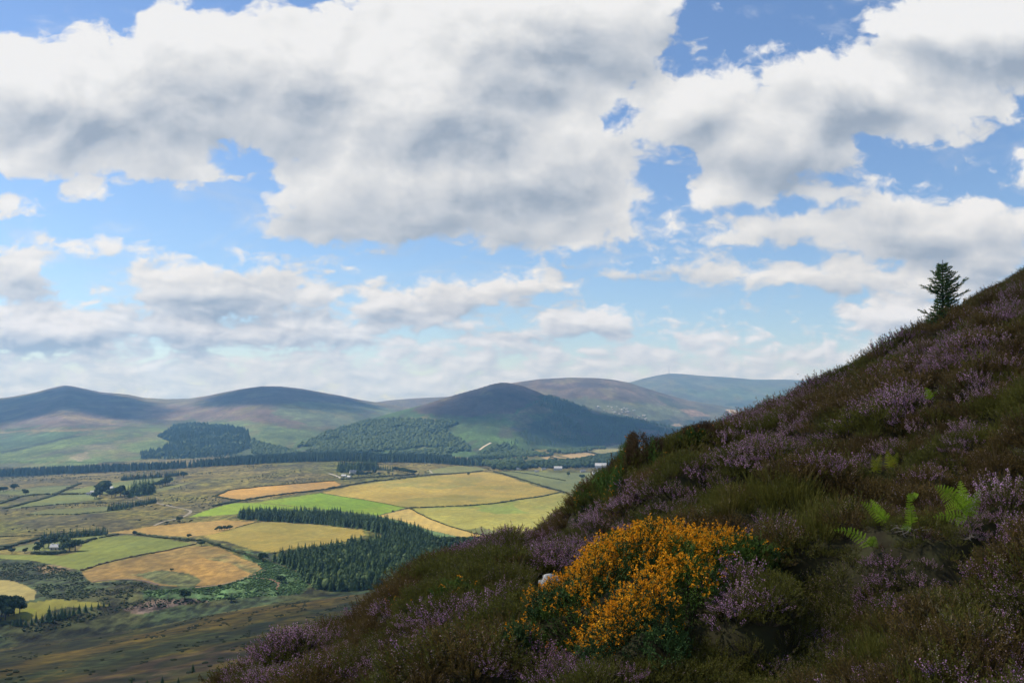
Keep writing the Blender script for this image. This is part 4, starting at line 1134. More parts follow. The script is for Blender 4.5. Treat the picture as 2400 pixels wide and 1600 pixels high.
def conifer_at(P, H, label, group, name='conifer', W=1.0):
    o = bpy.data.objects.new(name, CON[rt.integers(6)]); sc.collection.objects.link(o)
    o.location = (P[0], P[1], P[2] - .02 * H); o.rotation_euler = (0, 0, rt.random() * 6.28); w = W * (.85 + .3 * rt.random())
    o.scale = (H * w, H * w, H)
    o['label'] = label; o['category'] = 'conifer'
    if group: o['group'] = group
    N_CON[0] += 1
    return o
def broad_at(P, H, label, group=None, wide=1.0, name='broadleaf_tree', cat='tree'):
    o = empty(name, P, label=label, category=cat)
    if group: o['group'] = group
    o.rotation_euler = (0, 0, rt.random() * 6.28); o.scale = (H * wide, H * wide, H)
    c = bpy.data.objects.new('crown', BRO[rt.integers(4)]); sc.collection.objects.link(c); c.parent = o
    k = bpy.data.objects.new('trunk', BTR); sc.collection.objects.link(k); k.parent = o
    return o
def px_h(P, hpx): return hpx * P[1] / FPX
# single broadleaf trees: (col, row of the foot, height in photo px, width factor, label)
for (px, py, h, w, lb) in [
 (433,1404,26,1.25,'round dark tree among the bracken at the near edge of the brown field'),
 (616,1316,24,1.1,'broadleaf tree at the left tip of the near conifer plantation'),
 (660,1364,20,1.2,'dark bush like tree in the bracken below the conifer plantation'),
 (443,1260,11,1.2,'small round tree on the hedge between the yellow and pale green fields'),
 (315,1252,10,1.3,'round bush at the far corner of the pale green field'),
 (472,1279,14,1.6,'wide bush at the right corner of the pale green field'),
 (33,1149,18,1.2,'round tree in the far left pastures, taller than the one right of it'),
 (60,1160,16,1.3,'dark round tree beside a hedge in the left pastures'),
 (28,1296,14,1.3,'dark bush at the left end of the farmhouse lane'),
 (58,1295,13,1.2,'round bush just left of the farmhouse hedge'),
 (430,1119,17,1.2,'pale round tree at the right end of the far shelter belt'),
 (402,1338,8,1.3,'small thorn bush inside the brown field'),
 (420,1222,14,1.3,'thorn tree where the farm track bends'),
 (391,1227,8,1.2,'small bush beside the lower end of the farm track'),
 (1098,1114,8,1.1,'lone round tree on the far edge of the big tan field'),
 (1332,1116,12,1.0,'lone round tree in the meadow before the far houses'),
 (1365,1123,14,1.1,'larger lone tree in the meadow nearest the heather slope'),
 (542,1409,13,1.9,'wide dark bush on the lip of the moor below the brown field'),
 (515,1377,9,1.4,'low bush beside the dirt path'),
 (512,1282,11,1.2,'dark thorn bush on the scrubby hedge right of the pale green field'),
 (650,1393,8,1.4,'small bush at the end of the curved dirt path')]:
    P = ground(px, py)
    if P is not None: broad_at(P, px_h(P, h), lb, None, w)
def group_trees(lst, label, group, kind='b', wide=1.15):
    for (px, py, h) in lst:
        P = ground(px, py)
        if P is None: continue
        if kind == 'b': broad_at(P, px_h(P, h), label, group, wide * (.9 + .25 * rt.random()))
        else: conifer_at(P, px_h(P, h), label, group)
group_trees([(92,1290,24),(103,1284,24),(114,1281,26),(128,1278,26),(142,1277,25),(154,1282,26),(163,1291,33),(176,1291,34),(150,1293,26),(86,1294,20)], 'dark broadleaf tree crowded round the white farmhouse', 'trees round the farmhouse')
group_trees([(-12,1446,56),(4,1444,54),(20,1442,54),(33,1440,48),(46,1436,30),(-25,1449,50),(12,1452,40)], 'large dark tree in the clump left of the straw strip', 'clump of trees at the left edge')
group_trees([(226,1166,24),(234,1163,28),(240,1158,32),(247,1152,32),(254,1150,24),(262,1166,24),(270,1164,26),(222,1168,18),(283,1162,28),(292,1166,20)], 'dark tree around the tin roofed shed in the left pastures', 'copse by the left sheds')
group_trees([(300+7*i,1164-1.2*i+2*(i%2),30+5*((i*7)%3)) for i in range(9)] + [(312+7*i,1160-1.5*i,34) for i in range(6)], 'dark conifer in the copse right of the tin roofed shed', 'conifers of the left copse', 'c')
group_trees([(366,1141,14),(374,1139,16),(381,1138,18),(388,1137,18),(393,1136,22)], 'tree in the tail of the left copse', 'tail of the left copse')
group_trees([(285+5.2*i,1126-.42*i,13+3*((i*5)%3)) for i in range(19)], 'small conifer in the far shelter belt, left part', 'far shelter belt', 'c')
group_trees([(386+4.5*i,1117-.3*i,15) for i in range(8)], 'small conifer in the far shelter belt, right part behind the gap', 'far shelter belt, right part', 'c')
group_trees([(255+5.5*i,1195-.7*i+2*(i%2),20+3*((i*3)%3)) for i in range(11)] + [(318+5*i,1186-.9*i,18) for i in range(10)], 'conifer in the short belt above the pale pasture strip', 'short conifer belt', 'c')
group_trees([(98+5.1*i,1264-.44*i+1.5*(i%2),15+4*((i*5)%3)) for i in range(31)], 'conifer in the row that runs along the hedge behind the farmhouse', 'conifer row behind the farmhouse', 'c')
group_trees([(0,1153,14),(8,1152,15),(-10,1154,15),(14,1150,10)], 'tree in the small clump at the far left pasture', 'far left clump')
group_trees([(840,1118,17),(848,1118,16),(858,1116,13),(868,1113,10),(878,1110,12),(824,1117,10),(910,1111,7),(888,1113,8),(800,1110,9)], 'round dark tree beside the hill foot house', 'trees by the hill foot house')
group_trees([(793+4.6*i,1104-.35*i+1.8*(i%3),23+3*((i*5)%3)) for i in range(20)] + [(797+5.5*i,1100,24) for i in range(15)] + [(876+5.5*i,1100+.6*i,16) for i in range(9)], 'tall dark conifer in the block behind the hill foot house', 'conifers behind the hill foot house', 'c')
group_trees([(925+5*i,1104+.9*i,13) for i in range(10)], 'rounded tree in the tail of the wood right of the hill foot house', 'tail of the hill foot wood')
group_trees([(30,1465,16),(39,1466,20),(48,1465,23),(60,1466,20),(74,1463,21),(84,1457,25),(98,1457,20),(114,1455,38)], 'young conifer standing in front of the straw strip', 'young conifers by the straw strip', 'c')
group_trees([(128,1450,30),(136,1452,26),(144,1449,30),(152,1446,26),(162,1444,22),(172,1441,24),(185,1436,23),(200,1433,21),(214,1429,17),(230,1425,17),(243,1421,14),(256,1420,12)], 'young conifer in the thicket right of the straw strip', 'conifer thicket on the gully bank', 'c')
group_trees([(308,1600,14),(380,1606,24),(452,1574,22),(418,1600,14),(345,1600,10)], 'young conifer scattered low on the near moor', 'young conifers on the near moor', 'c')
group_trees([(643,1315,26)], 'single conifer at the left tip of the near plantation', None, 'c')
group_trees([(1000+6*i,1288-3.2*((i*7)%5),24) for i in range(20)] + [(1085+5*i,1280,16) for i in range(6)], 'broadleaf tree at the shady right end of the near plantation', 'broadleaves right of the plantation')
group_trees([(508+6*i,1243-.5*i,9+3*(i%2)) for i in range(6)], 'bush in the small clump inside the yellow field', 'bushes in the yellow field', 'b', 1.3)

# plantations: the nearest trees one by one, the rest as one mass
def scatter(poly, spacing, lays=(0,), ylim=(300, 9000), jit=.5, rs=rt):
    g = [ground(*p) for p in poly]; g = np.array([p for p in g if p is not None])
    x0_, y0_ = g[:, :2].min(0) - 20; x1_, y1_ = g[:, :2].max(0) + 20
    gx, gy = np.meshgrid(np.arange(x0_, x1_, spacing), np.arange(max(y0_, ylim[0]), min(y1_, ylim[1]), spacing))
    gx = gx.ravel() + rs.uniform(-jit, jit, gx.size) * spacing; gy = gy.ravel() + rs.uniform(-jit, jit, gy.size) * spacing
    gz = zat(gx, gy); a, b_ = to_pix(gx, gy, gz)
    k = inpoly(a + (fbm(gx, gy, 40, 2) - .5) * 12, b_, poly) & np.isin(lid_at(gx, gy), lays)
    return np.stack([gx[k], gy[k], gz[k]], -1)
P1 = [(556,1209),(620,1205),(720,1207),(800,1212),(880,1224),(940,1238),(1000,1258),(1050,1285),(1070,1300),(1000,1280),(900,1250),(840,1239),(760,1230),(640,1222),(556,1217)]
P2 = [(650,1314),(700,1304),(770,1293),(840,1280),(900,1268),(960,1272),(1020,1290),(1050,1310),(1010,1340),(950,1370),(900,1377),(820,1384),(760,1386),(725,1370),(690,1338)]
T1 = scatter(P1, 4.9); T2 = scatter(P2, 4.7)
allT = np.concatenate([np.c_[T1, np.full(len(T1), 1)], np.c_[T2, np.full(len(T2), 2)]])
vis = to_pix(allT[:, 0], allT[:, 1], allT[:, 2] + 14)[1]
# trees at the near edge and top of a block show largest: rank by distance
order = np.argsort(allT[:, 1]); room = max(60, 296 - N_CON[0])
HT = lambda n: 8.0 + 8.0 * rt.random(n)
hts = HT(len(allT))
for i in order[:room]:
    g2 = allT[i, 3] == 2
    conifer_at(allT[i, :3], hts[i], 'dark green conifer in the near plantation block beside the bracken' if g2 else 'dark green conifer in the curved belt behind the tan field',
               'conifers of the near plantation' if g2 else 'conifers of the curved belt')
def tri_of(me):
    n = len(me.polygons); V = np.empty(len(me.vertices) * 3, np.float32); me.vertices.foreach_get('co', V); V = V.reshape(-1, 3)
    I = np.empty(n * 3, np.int32); me.polygons.foreach_get('vertices', I); return V[I].reshape(n, 3, 3).astype(float)
def mass(name, pts, H, protos, m, label, wide=1.0):
    """many trees as one mass."""
    out = []
    pk = rt.integers(0, len(protos), len(pts))
    for j, T in enumerate(protos):
        s = pk == j
        if not s.any(): continue
        p = pts[s]; h = H[s] if np.ndim(H) else np.full(len(p), H)
        a = rt.random(len(p)) * 6.283; c, s_ = np.cos(a), np.sin(a); w = wide * (.85 + .35 * rt.random(len(p)))
        X = T[None, ..., 0] * c[:, None, None] - T[None, ..., 1] * s_[:, None, None]; Y = T[None, ..., 0] * s_[:, None, None] + T[None, ..., 1] * c[:, None, None]
        hw = (h * w)[:, None, None]
        Q = np.stack([X * hw + p[:, 0, None, None], Y * hw + p[:, 1, None, None], T[None, ..., 2] * h[:, None, None] + p[:, 2, None, None]], -1)
        out.append(Q.reshape(-1, 3, 3))
    T = np.concatenate(out)
    return link(name, raw_mesh(name, T.reshape(-1, 3), np.arange(len(T) * 3).reshape(-1, 3), smooth_=False), m, kind='stuff', label=label)
def low_con(seed):
    r = np.random.default_rng(seed); sp = Soup()
    for z0, z1, R_ in ((.05, .50, .19), (.30, .75, .15), (.55, 1.0, .10)):
        a = np.arange(6) * math.pi / 3 + r.random(); rr_ = R_ * (.75 + .5 * r.random(6))
        P = np.stack([np.cos(a) * rr_, np.sin(a) * rr_, z0 + .06 * r.random(6)], -1)
        sp.tris([[P[k], P[(k + 1) % 6], (0, 0, z1)] for k in range(6)])
    return tri_of(sp.mesh('far_conifer'))
def low_blob(seed, top=.62):
    r = np.random.default_rng(seed); V, F = ico(2)
    V = V * (1 + (n3(V, .7, seed) - .5) * .9)[:, None] * [.42, .42, .40]; V[:, 2] = V[:, 2] + .42
    return V[F]
def tiny_blob(seed):
    V, F = ico(1); V = V * (1 + (np.random.default_rng(seed).random(len(V)) - .5) * .6)[:, None] * [.6, .6, .5]; V[:, 2] += .3
    return V[F]
LC = [low_con(s) for s in (1, 2, 3, 4)]; LB = [low_blob(s) for s in (5, 6, 7)]; TB = [tiny_blob(s) for s in (8, 9, 10)]
near_proto = [tri_of(me) for me in CON[:3]]
rest = order[room:]
bl_ = T2[rt.random(len(T2)) < .10]; bl_ = bl_[(bl_[:, 0] / bl_[:, 1]) > -.23]
mass('valley_wood', bl_, 7 + 5 * rt.random(len(bl_)), [low_blob(s) for s in (51, 52)], M_WOOD, 'paler broadleaf trees mixed into the near conifer plantation', 1.0)
mass('conifer_plantation', allT[rest, :3], hts[rest], near_proto, M_CON, 'farther conifers of the valley plantation seen as one mass')
# the dark belt behind the crest
cx_ = rt.uniform(-1750, 20, 9000); cyy = rt.uniform(2470, 2830, 9000)
a_, b_ = to_pix(cx_, cyy, zat(cx_, cyy)); u_ = a_
lim = np.interp(u_, [-300, 0, 250, 420, 450, 480, 600, 760, 900, 1050, 1130], [2600, 2600, 2590, 2560, 2520, 2600, 2690, 2740, 2720, 2640, 2520])
st_ = np.interp(u_, [-300, 440, 470, 900, 1130], [2500, 2510, 2500, 2505, 2505])
k = (cyy < lim) & (cyy > st_) & (u_ > -320) & (u_ < 1130)
bp = np.stack([cx_[k], cyy[k], zat(cx_[k], cyy[k])], -1)
mass('conifer_wood', bp, 18 + 8 * rt.random(len(bp)), LC, M_DARKCON, 'long dark conifer belt along the crest behind the fields', 1.1)
E1 = [(375,1025),(405,1000),(450,995),(520,1000),(580,1008),(588,1050),(560,1062),(520,1075),(460,1082),(400,1085),(330,1080),(330,1065),(380,1055),(395,1035)]
ew = scatter(E1, 13, (1,)); ew = ew[fbm(ew[:, 0], ew[:, 1], 70, 3) > .34]; mass('conifer_wood', ew, 12 + 12 * rt.random(len(ew)), LC, M_DARKCON, 'dark conifer wood on the green lower slope of the left hills', 1.2)
ew = scatter(E1, 24, (1,)); ew = ew[fbm(ew[:, 0] + 500, ew[:, 1], 90, 3) > .48]
mass('hill_wood', ew, 13 + 8 * rt.random(len(ew)), LB, M_WOOD, 'paler broadleaf trees among the conifers on the left hill slope', 1.0)
E2 = [(590,1030),(640,1045),(700,1060),(760,1070),(640,1072),(590,1062)]
ew = scatter(E2, 13, (1, 3)); mass('hill_wood', ew, 9 + 5 * rt.random(len(ew)), LB, M_WOOD, 'pale scattered wood in the dip between the left hills and the conical hill', 1.0)
HW = [(690,1052),(740,1025),(800,1003),(860,985),(930,982),(1010,985),(1060,985),(1075,992),(1040,1005),(1080,1030),(1120,1070),(1150,1090),(1060,1085),(900,1068),(760,1068)]
hw = scatter(HW, 12.5, (3,)); hw = hw[fbm(hw[:, 0], hw[:, 1], 160, 3) > .36]
mass('hill_wood', hw, 8 + 9 * rt.random(len(hw)), LB, M_WOOD, 'broadleaf wood that covers the left flank of the conical hill', 1.05)
HC = [(840,1000),(900,992),(1000,1000),(1070,990),(1085,985),(1060,1000),(1010,1030),(960,1010),(900,1010)]
hc = scatter(HC, 12, (3,)); hc = hc[fbm(hc[:, 0], hc[:, 1], 90, 3) > .52]
mass('conifer_wood', hc, 12 + 6 * rt.random(len(hc)), LC, M_DARKCON, 'darker conifers mixed into the wood on the conical hill', 1.2)
HR = [(1245,945),(1290,926),(1390,962),(1500,985),(1604,1008),(1620,1045),(1500,1050),(1440,1040),(1300,1045),(1180,1040),(1190,1020),(1260,1000),(1300,968)]
hr = scatter(HR, 15, (3,)); hr = hr[fbm(hr[:, 0], hr[:, 1], 110, 4) > .40]; mass('conifer_wood', hr, 10 + 6 * rt.random(len(hr)), LC, M_DARKCON, 'dark plantation on the right flank of the conical hill', 1.3)
HR2 = [(1100,1075),(1180,1040),(1260,1060),(1370,1052),(1400,1040),(1420,1052),(1360,1062),(1300,1066),(1240,1078),(1180,1092),(1130,1094)]
hr = scatter(HR2, 14, (0, 3)); hr = hr[fbm(hr[:, 0], hr[:, 1], 120, 3) > .44]
mass('hill_wood', hr, 9 + 6 * rt.random(len(hr)), LB, M_WOOD, 'scattered trees at the right foot of the conical hill', 1.0)
VT = [(1150,1098),(1200,1090),(1290,1083),(1350,1082),(1420,1068),(1500,1060),(1500,1090),(1420,1094),(1340,1097),(1260,1100),(1180,1102)]
vt = scatter(VT, 13, (0, 3)); vt = vt[fbm(vt[:, 0], vt[:, 1], 60, 3) > .40]
mass('valley_wood', vt, 11 + 6 * rt.random(len(vt)), LB, M_BROAD, 'dark trees that shelter the far houses', 1.0)
VH = [(1290,1072),(1365,1056),(1370,1060),(1440,1062),(1490,1054),(1495,1058),(1430,1068),(1350,1080),(1345,1076),(1300,1066)]
J2 = [(1660,962),(1720,950),(1800,955),(1880,960),(1840,985),(1760,985)]

# scrub: dark tussocks and gorse dots on the rough ground, bushes on the gully bank, bracken
gx = rt.uniform(-1900, 400, 26000); gy = rt.uniform(900, 2560, 26000); a_, b_ = to_pix(gx, gy, zat(gx, gy))
fi = np.clip(((gx / gy - us[0]) / (us[1] - us[0])).astype(int), 0, NU - 1); fj = np.clip((np.log(gy / ys[0]) / math.log(ys[1] / ys[0])).astype(int), 0, NY - 1)
k = (FID[fj, fi] == 0) & (a_ > -150) & (a_ < 1250) & (fbm(gx, gy, 110, 4, .6) > .56)
sp_ = np.stack([gx[k], gy[k], zat(gx[k], gy[k])], -1)
mass('scrub', sp_, 1.0 + 1.6 * rt.random(len(sp_)) ** 2, TB, M_SCRUB, 'dark gorse dots and tussocks on the rough valley ground', 1.3)
GB = [(-120,1320),(0,1320),(74,1318),(143,1330),(190,1340),(214,1368),(313,1362),(372,1375),(330,1385),(300,1400),(440,1404),(500,1408),(420,1420),(300,1428),(250,1440),(150,1470),(0,1500),(-120,1520),(-100,1470),(20,1468),(110,1458),(280,1420),(270,1412),(120,1402),(90,1395),(85,1380),(40,1360),(-120,1350)]
gb = scatter(GB, 2.6, (0,), (300, 1500)); gb = gb[fbm(gb[:, 0], gb[:, 1], 22, 4, .6) > .40]
mass('scrub', gb, .6 + 1.3 * rt.random(len(gb)) ** 3, TB, M_BANK, 'dark scrub on the gully bank below the farm', 1.2)
BK = [(330,1384),(420,1380),(520,1374),(622,1334),(575,1302),(520,1280),(600,1302),(690,1340),(722,1372),(700,1392),(600,1398),(480,1408),(400,1404),(340,1402)]
bk = scatter(BK, 2.3, (0,), (300, 1500)); bk = bk[fbm(bk[:, 0], bk[:, 1], 14, 3) > .38]
mass('bracken', bk, .8 + .9 * rt.random(len(bk)), TB, M_BRACK, 'bright green bracken on the bank between the brown field and the moor', 1.2)
mr = np.stack([rt.uniform(-420, 60, 9000), rt.uniform(230, 720, 9000)], -1); zz = zat(mr[:, 0], mr[:, 1]); a_, b_ = to_pix(mr[:, 0], mr[:, 1], zz)
k = (fbm(a_ * .35, (b_ + (a_ - 350) * .22) * 1.2, 12, 4, .6) > .63) & (mr[:, 1] < np.interp(a_, col_px, moor_y) - 4)
mr = np.c_[mr, zz][k]; mass('scrub', mr, .35 + .55 * rt.random(len(mr)), TB, M_SCRUB, 'low dark heather clumps on the near moor', 1.8)
bl = scatter([(1380,955),(1440,950),(1500,965),(1530,985),(1480,985),(1420,972)], 34, (4,), (3000, 9000)); bl = bl[rt.random(len(bl)) < .33]
mass('boulders', bl, 5 + 7 * rt.random(len(bl)), TB, plant_mat('pale_granite', (.42, .40, .38), (.60, .58, .56), scale=.05), 'pale boulders scattered on the slope of the brown hill', 1.3)

# ------------------------------------------------------------------ hedges, walls and tracks
def world_line(pix, step=6.0):
    g = [ground(*p) for p in pix]; g = [p for p in g if p is not None]
    out = []
    for a, b_ in zip(g[:-1], g[1:]):
        n = max(2, int(np.linalg.norm(b_ - a) / step))
        for f in np.linspace(0, 1, n, endpoint=False): out.append(a + (b_ - a) * f)
    out.append(g[-1]); out = np.array(out); out[:, 2] = zat(out[:, 0], out[:, 1]); return out
def hedge(pix, h, label, gap=.12, w=1.5, m=None, name='hedge'):
    L = world_line(pix, h * .75)
    L = L[(rt.random(len(L)) > gap)]
    L[:, :2] += rt.normal(size=(len(L), 2)) * h * .22
    out = []
    for p in L:
        T = TB[rt.integers(3)]; s = h * (.65 + .6 * rt.random() + (.5 if rt.random() < .06 else 0))
        out.append(T * [s * w, s * w, s * 1.15] + p - [0, 0, .1 * s])
    T = np.concatenate(out)
    link(name, raw_mesh(name, T.reshape(-1, 3), np.arange(len(T) * 3).reshape(-1, 3), smooth_=False), m or M_HEDGE, label=label, category='hedge')
for pix, h, gap, lb in [
 ([(-60,1190),(0,1180),(44,1165),(75,1160),(126,1158),(218,1156)], 3.2, .05, 'dark hedge across the left pastures that ends at the sheds'),
 ([(7,1192),(51,1182),(126,1161),(153,1148),(187,1134)], 3.0, .05, 'hedge slanting up through the left pastures to the upper grass field'),
 ([(51,1190),(129,1182),(238,1177)], 2.0, .3, 'broken low hedge between two left pasture strips'),
 ([(61,1206),(170,1206),(230,1200),(303,1193)], 1.8, .25, 'low hedge below the pale pasture strip'),
 ([(315,1249),(350,1256),(387,1261),(430,1264),(476,1266),(521,1281),(565,1296),(619,1314)], 3.0, .1, 'thick scrubby hedge between the pale green and tan fields'),
 ([(326,1252),(360,1258),(400,1262),(440,1268)], 1.6, .2, 'thin hedge bank along the far edge of the pale green field'),
 ([(500,1186),(560,1174),(628,1163),(708,1154),(768,1146),(819,1137),(870,1128),(972,1117)], 3.2, .04, 'long dark hedge between the orange stubble and the bright green field'),
 ([(802,1123),(870,1118),(972,1111)], 3.6, .02, 'dense dark hedge in front of the hill foot house'),
 ([(506,1162),(533,1149),(600,1141),(684,1134),(783,1127)], 2.4, .12, 'dark hedge along the far side of the orange stubble field'),
 ([(500,1163),(530,1168),(560,1172)], 2.4, .1, 'short hedge at the near left corner of the orange stubble'),
 ([(960,1190),(1042,1187),(1178,1177),(1250,1166),(1311,1154)], 2.2, .12, 'thin hedge between the big tan field and the yellow green field'),
 ([(753,1155),(800,1163),(860,1172),(952,1189)], .9, .4, 'faint low hedge between the bright green and big tan fields'),
 ([(960,1191),(1040,1228),(1110,1249),(1210,1268)], 1.3, .3, 'thin hedge between the yellow green field and the tan strip'),
 ([(1158,1105),(1212,1119),(1263,1136),(1325,1154)], 2.6, .1, 'hedge along the right edge of the big tan field'),
 ([(974,1116),(1073,1109),(1131,1103)], 2.8, .15, 'hedge along the far edge of the big tan field'),
 ([(1178,1103),(1256,1113),(1325,1126)], 2.2, .25, 'broken hedge across the meadow before the far houses'),
 ([(-60,1300),(0,1288),(39,1276),(95,1261)], 4.0, .02, 'dark hedge that carries on from the conifer row to the left edge'),
 ([(80,1297),(110,1299),(149,1295)], 5.5, 0, 'tall clipped dark hedge in front of the white farmhouse'),
 ([(190,1274),(205,1267),(223,1262)], 2.8, .05, 'short dark hedge right of the farmhouse trees'),
 ([(235,1260),(277,1252)], 2.4, .05, 'short hedge at the far corner of the pale green field'),
 ([(551,1237),(575,1230),(598,1224)], .9, .4, 'faint hedge line between the yellow field and the tan field'),
 ([(1290,1071),(1345,1081)], 4.0, .2, 'far hedge between the first two stubble fields'),
 ([(1365,1057),(1420,1068)], 5.0, .2, 'far hedge above the second stubble field'),
 ([(-60,1258),(100,1254),(180,1246),(240,1244)], 1.4, .3, 'low hedge bank at the far side of the conifer row')]:
    hedge(pix, h, lb, gap)
m, t, b = mat('field_stone'); b.inputs['Base Color'].default_value = (.085, .072, .050, 1); STONE = m
hedge([(190,1337),(232,1323),(298,1307),(372,1293),(458,1275)], 1.5, 'dark stone and turf bank between the pale green field and the brown field', .02, 1.1, STONE, 'field_bank')
def ribbon(name, pix, width, col, label):
    L = world_line(pix, 4.0)
    kk = np.hanning(5); kk /= kk.sum()
    for j in (0, 1): L[:, j] = np.convolve(np.pad(L[:, j], 2, 'edge'), kk, 'valid')
    d = unit(np.gradient(L[:, :2], axis=0)); n_ = np.stack([-d[:, 1], d[:, 0]], -1) * width / 2
    A = np.c_[L[:, :2] + n_, np.zeros(len(L))]; B = np.c_[L[:, :2] - n_, np.zeros(len(L))]
    for q_ in (A, B): q_[:, 2] = zat(q_[:, 0], q_[:, 1]) + .35
    V = np.concatenate([A, B]); n = len(L); i = np.arange(n - 1)
    m, t, b = mat(name + '_surface'); pos = t.new('ShaderNodeNewGeometry').outputs['Position']
    t.l.new(t.ramp(t.noise(pos, .3, 4, .6), [(.3, tuple(c * .75 for c in col)), (.7, col)]), b.inputs['Base Color'])
    link(name, raw_mesh(name, V, np.stack([i, i + 1, i + 1 + n, i + n], -1)), m, kind='structure', label=label)
PALE = (.30, .27, .21); DIRT = (.20, .125, .075)
ribbon('track', [(362,1176),(372,1180),(408,1188),(435,1193),(446,1196),(447,1200),(440,1205)], 4.5, PALE, 'pale farm track bending in the rough ground')
ribbon('track', [(440,1205),(432,1210),(408,1217),(381,1223),(361,1232)], 4.0, PALE, 'lower pale part of the farm track')
ribbon('track', [(308,1158),(318,1163),(330,1170),(362,1176)], 3.0, (.22, .20, .14), 'dull track from the copse')
ribbon('track', [(770,1109),(787,1114),(802,1122)], 5.5, (.45, .42, .34), 'pale drive to the hill foot house')
ribbon('track', [(1006,1101),(1014,1109)], 5.0, (.36, .33, .24), 'short pale track above the big tan field')
ribbon('track', [(1014,1109),(1080,1107)], 4.0, (.30, .27, .20), 'pale lane above the big tan field')
ribbon('dirt_path', [(455,1377),(512,1371),(565,1358),(600,1345),(622,1335)], 3.0, (.26, .19, .10), 'dirt path along the near edge of the brown field')
ribbon('dirt_path', [(586,1353),(634,1357),(655,1366),(650,1382)], 3.0, DIRT, 'curved dirt path through the bracken')
ribbon('dirt_path', [(214,1364),(250,1359),(300,1357),(345,1362),(372,1371)], 3.5, (.15, .11, .08), 'brown path at the foot of the brown field')
ribbon('track', [(1124,1054),(1134,1046),(1151,1037)], 9.0, (.55, .48, .36), 'pale forest track on the conical hill')
ribbon('track', [(601,1177),(680,1185),(738,1192)], 1.6, (.20, .15, .05), 'brown tramline between the two bright green fields')
ribbon('track', [(680,1135),(700,1140),(722,1146)], 2.4, (.45, .32, .14), 'pale line across the orange stubble')

# ------------------------------------------------------------------ houses
M_WALL = plant_mat('white_render', (.40, .40, .38), (.52, .51, .49), scale=.3)
M_SLATE = plant_mat('slate_roof', (.16, .17, .19), (.24, .25, .27), scale=.5)
M_TIN = plant_mat('pale_tin_roof', (.42, .43, .43), (.54, .54, .54), scale=.5)
m, t, b = mat('window_glass'); b.inputs['Base Color'].default_value = (.03, .035, .04, 1); b.inputs['Roughness'].default_value = .1; M_GLASS = m
def box(x0, x1, y0, y1, z0, z1):
    v = np.array([(x, y, z) for z in (z0, z1) for y in (y0, y1) for x in (x0, x1)], float)
    return v[np.array([(0, 2, 3, 1), (4, 5, 7, 6), (0, 1, 5, 4), (2, 6, 7, 3), (0, 4, 6, 2), (1, 3, 7, 5)])]
def house(px, py, wpx, label, rot=.25, roofm=None, name='house', ratio=.45, chim=True, hw=.26):
    P = ground(px, py); W_ = wpx * P[1] / FPX; Dp = W_ * ratio; h = max(2.6, W_ * hw); rz = Dp * .48
    o = empty(name, P - np.array([0, 0, .3]), label=label, category='house' if name != 'shed' else 'shed'); o.rotation_euler = (0, 0, rot)
    hw_, hd = W_ / 2, Dp / 2
    sp = Soup(); sp.quads(box(-hw_, hw_, -hd, hd, 0, h))
    for s in (-1, 1): sp.tris([[(s * hw_, -hd, h), (s * hw_, hd, h), (s * hw_, 0, h + rz)]])
    link('wall', sp.mesh('house_wall'), M_WALL, o)
    sp = Soup(); e = .35; q_ = .22
    for s in (-1, 1):
        a = np.array([(-hw_ - e, s * (hd + e), h - e * .9), (hw_ + e, s * (hd + e), h - e * .9), (hw_ + e, 0, h + rz + .02), (-hw_ - e, 0, h + rz + .02)], float)
        sp.quads([a, a + [0, 0, q_]]); 
        for i in range(4): sp.quads([[a[i], a[(i + 1) % 4], a[(i + 1) % 4] + [0, 0, q_], a[i] + [0, 0, q_]]])
    rf = link('roof', sp.mesh('house_roof'), roofm or M_SLATE, o)
    if chim:
        for s in (-.7, .15):
            sp = Soup(); x = s * hw_; sp.quads(box(x - .45, x + .45, -.4, .4, h + rz - .5, h + rz + 1.1)); link('chimney', sp.mesh('house_chimney'), M_WALL, rf)
    nw = max(2, int(W_ / 3.2))
    for i in range(nw):
        x = -hw_ + W_ * (i + .5) / nw
        sp = Soup()
        if i == nw // 2: sp.quads(box(x - .5, x + .5, -hd - .06, -hd + .05, .1, 2.1)); link('door', sp.mesh('house_door'), M_BARK, o)
        else: sp.quads(box(x - .55, x + .55, -hd - .06, -hd + .05, .95, 2.15)); link('window', sp.mesh('house_window'), M_GLASS, o)
house(133, 1287, 27, 'white farmhouse with a pale roof among dark trees left of the pale green field', .12, M_TIN)
house(827, 1110, 15, 'white house at the hill foot in front of the dark conifer block', .5, M_SLATE, hw=.36)
house(806, 1117, 12, 'low pale shed beside the drive of the hill foot house', -.4, M_TIN, 'shed', .5, False)
house(818, 1119, 10, 'white shed nearest the hedge by the hill foot house', -.7, M_TIN, 'shed', .5, False)
house(259, 1146, 14, 'long shed with a bright tin roof among the left copse', -.2, M_TIN, 'shed', .5, False)
house(217, 1155, 9, 'small pale shed at the left end of the copse', .1, M_TIN, 'shed', .6, False)
house(208, 1159, 10, 'grey shed lowest at the left end of the copse', .1, M_SLATE, 'shed', .6, False)
house(1216, 1101, 12, 'leftmost of the far white houses below the conical hill', .3)
house(1258, 1106, 10, 'small low far house standing in the meadow edge', -.2)
house(1274, 1101, 10, 'far white house half hidden by trees', .3)
house(1308, 1101, 19, 'long white far house with a bright wall', -.1, M_TIN)
house(1366, 1106, 12, 'grey roofed far house behind the lone meadow tree', .2)
house(1408, 1097, 26, 'large white far building beside the heather slope', -.15, M_TIN, chim=False)
house(1398, 1112, 20, 'low white far house nearest the heather slope', .2, M_TIN)

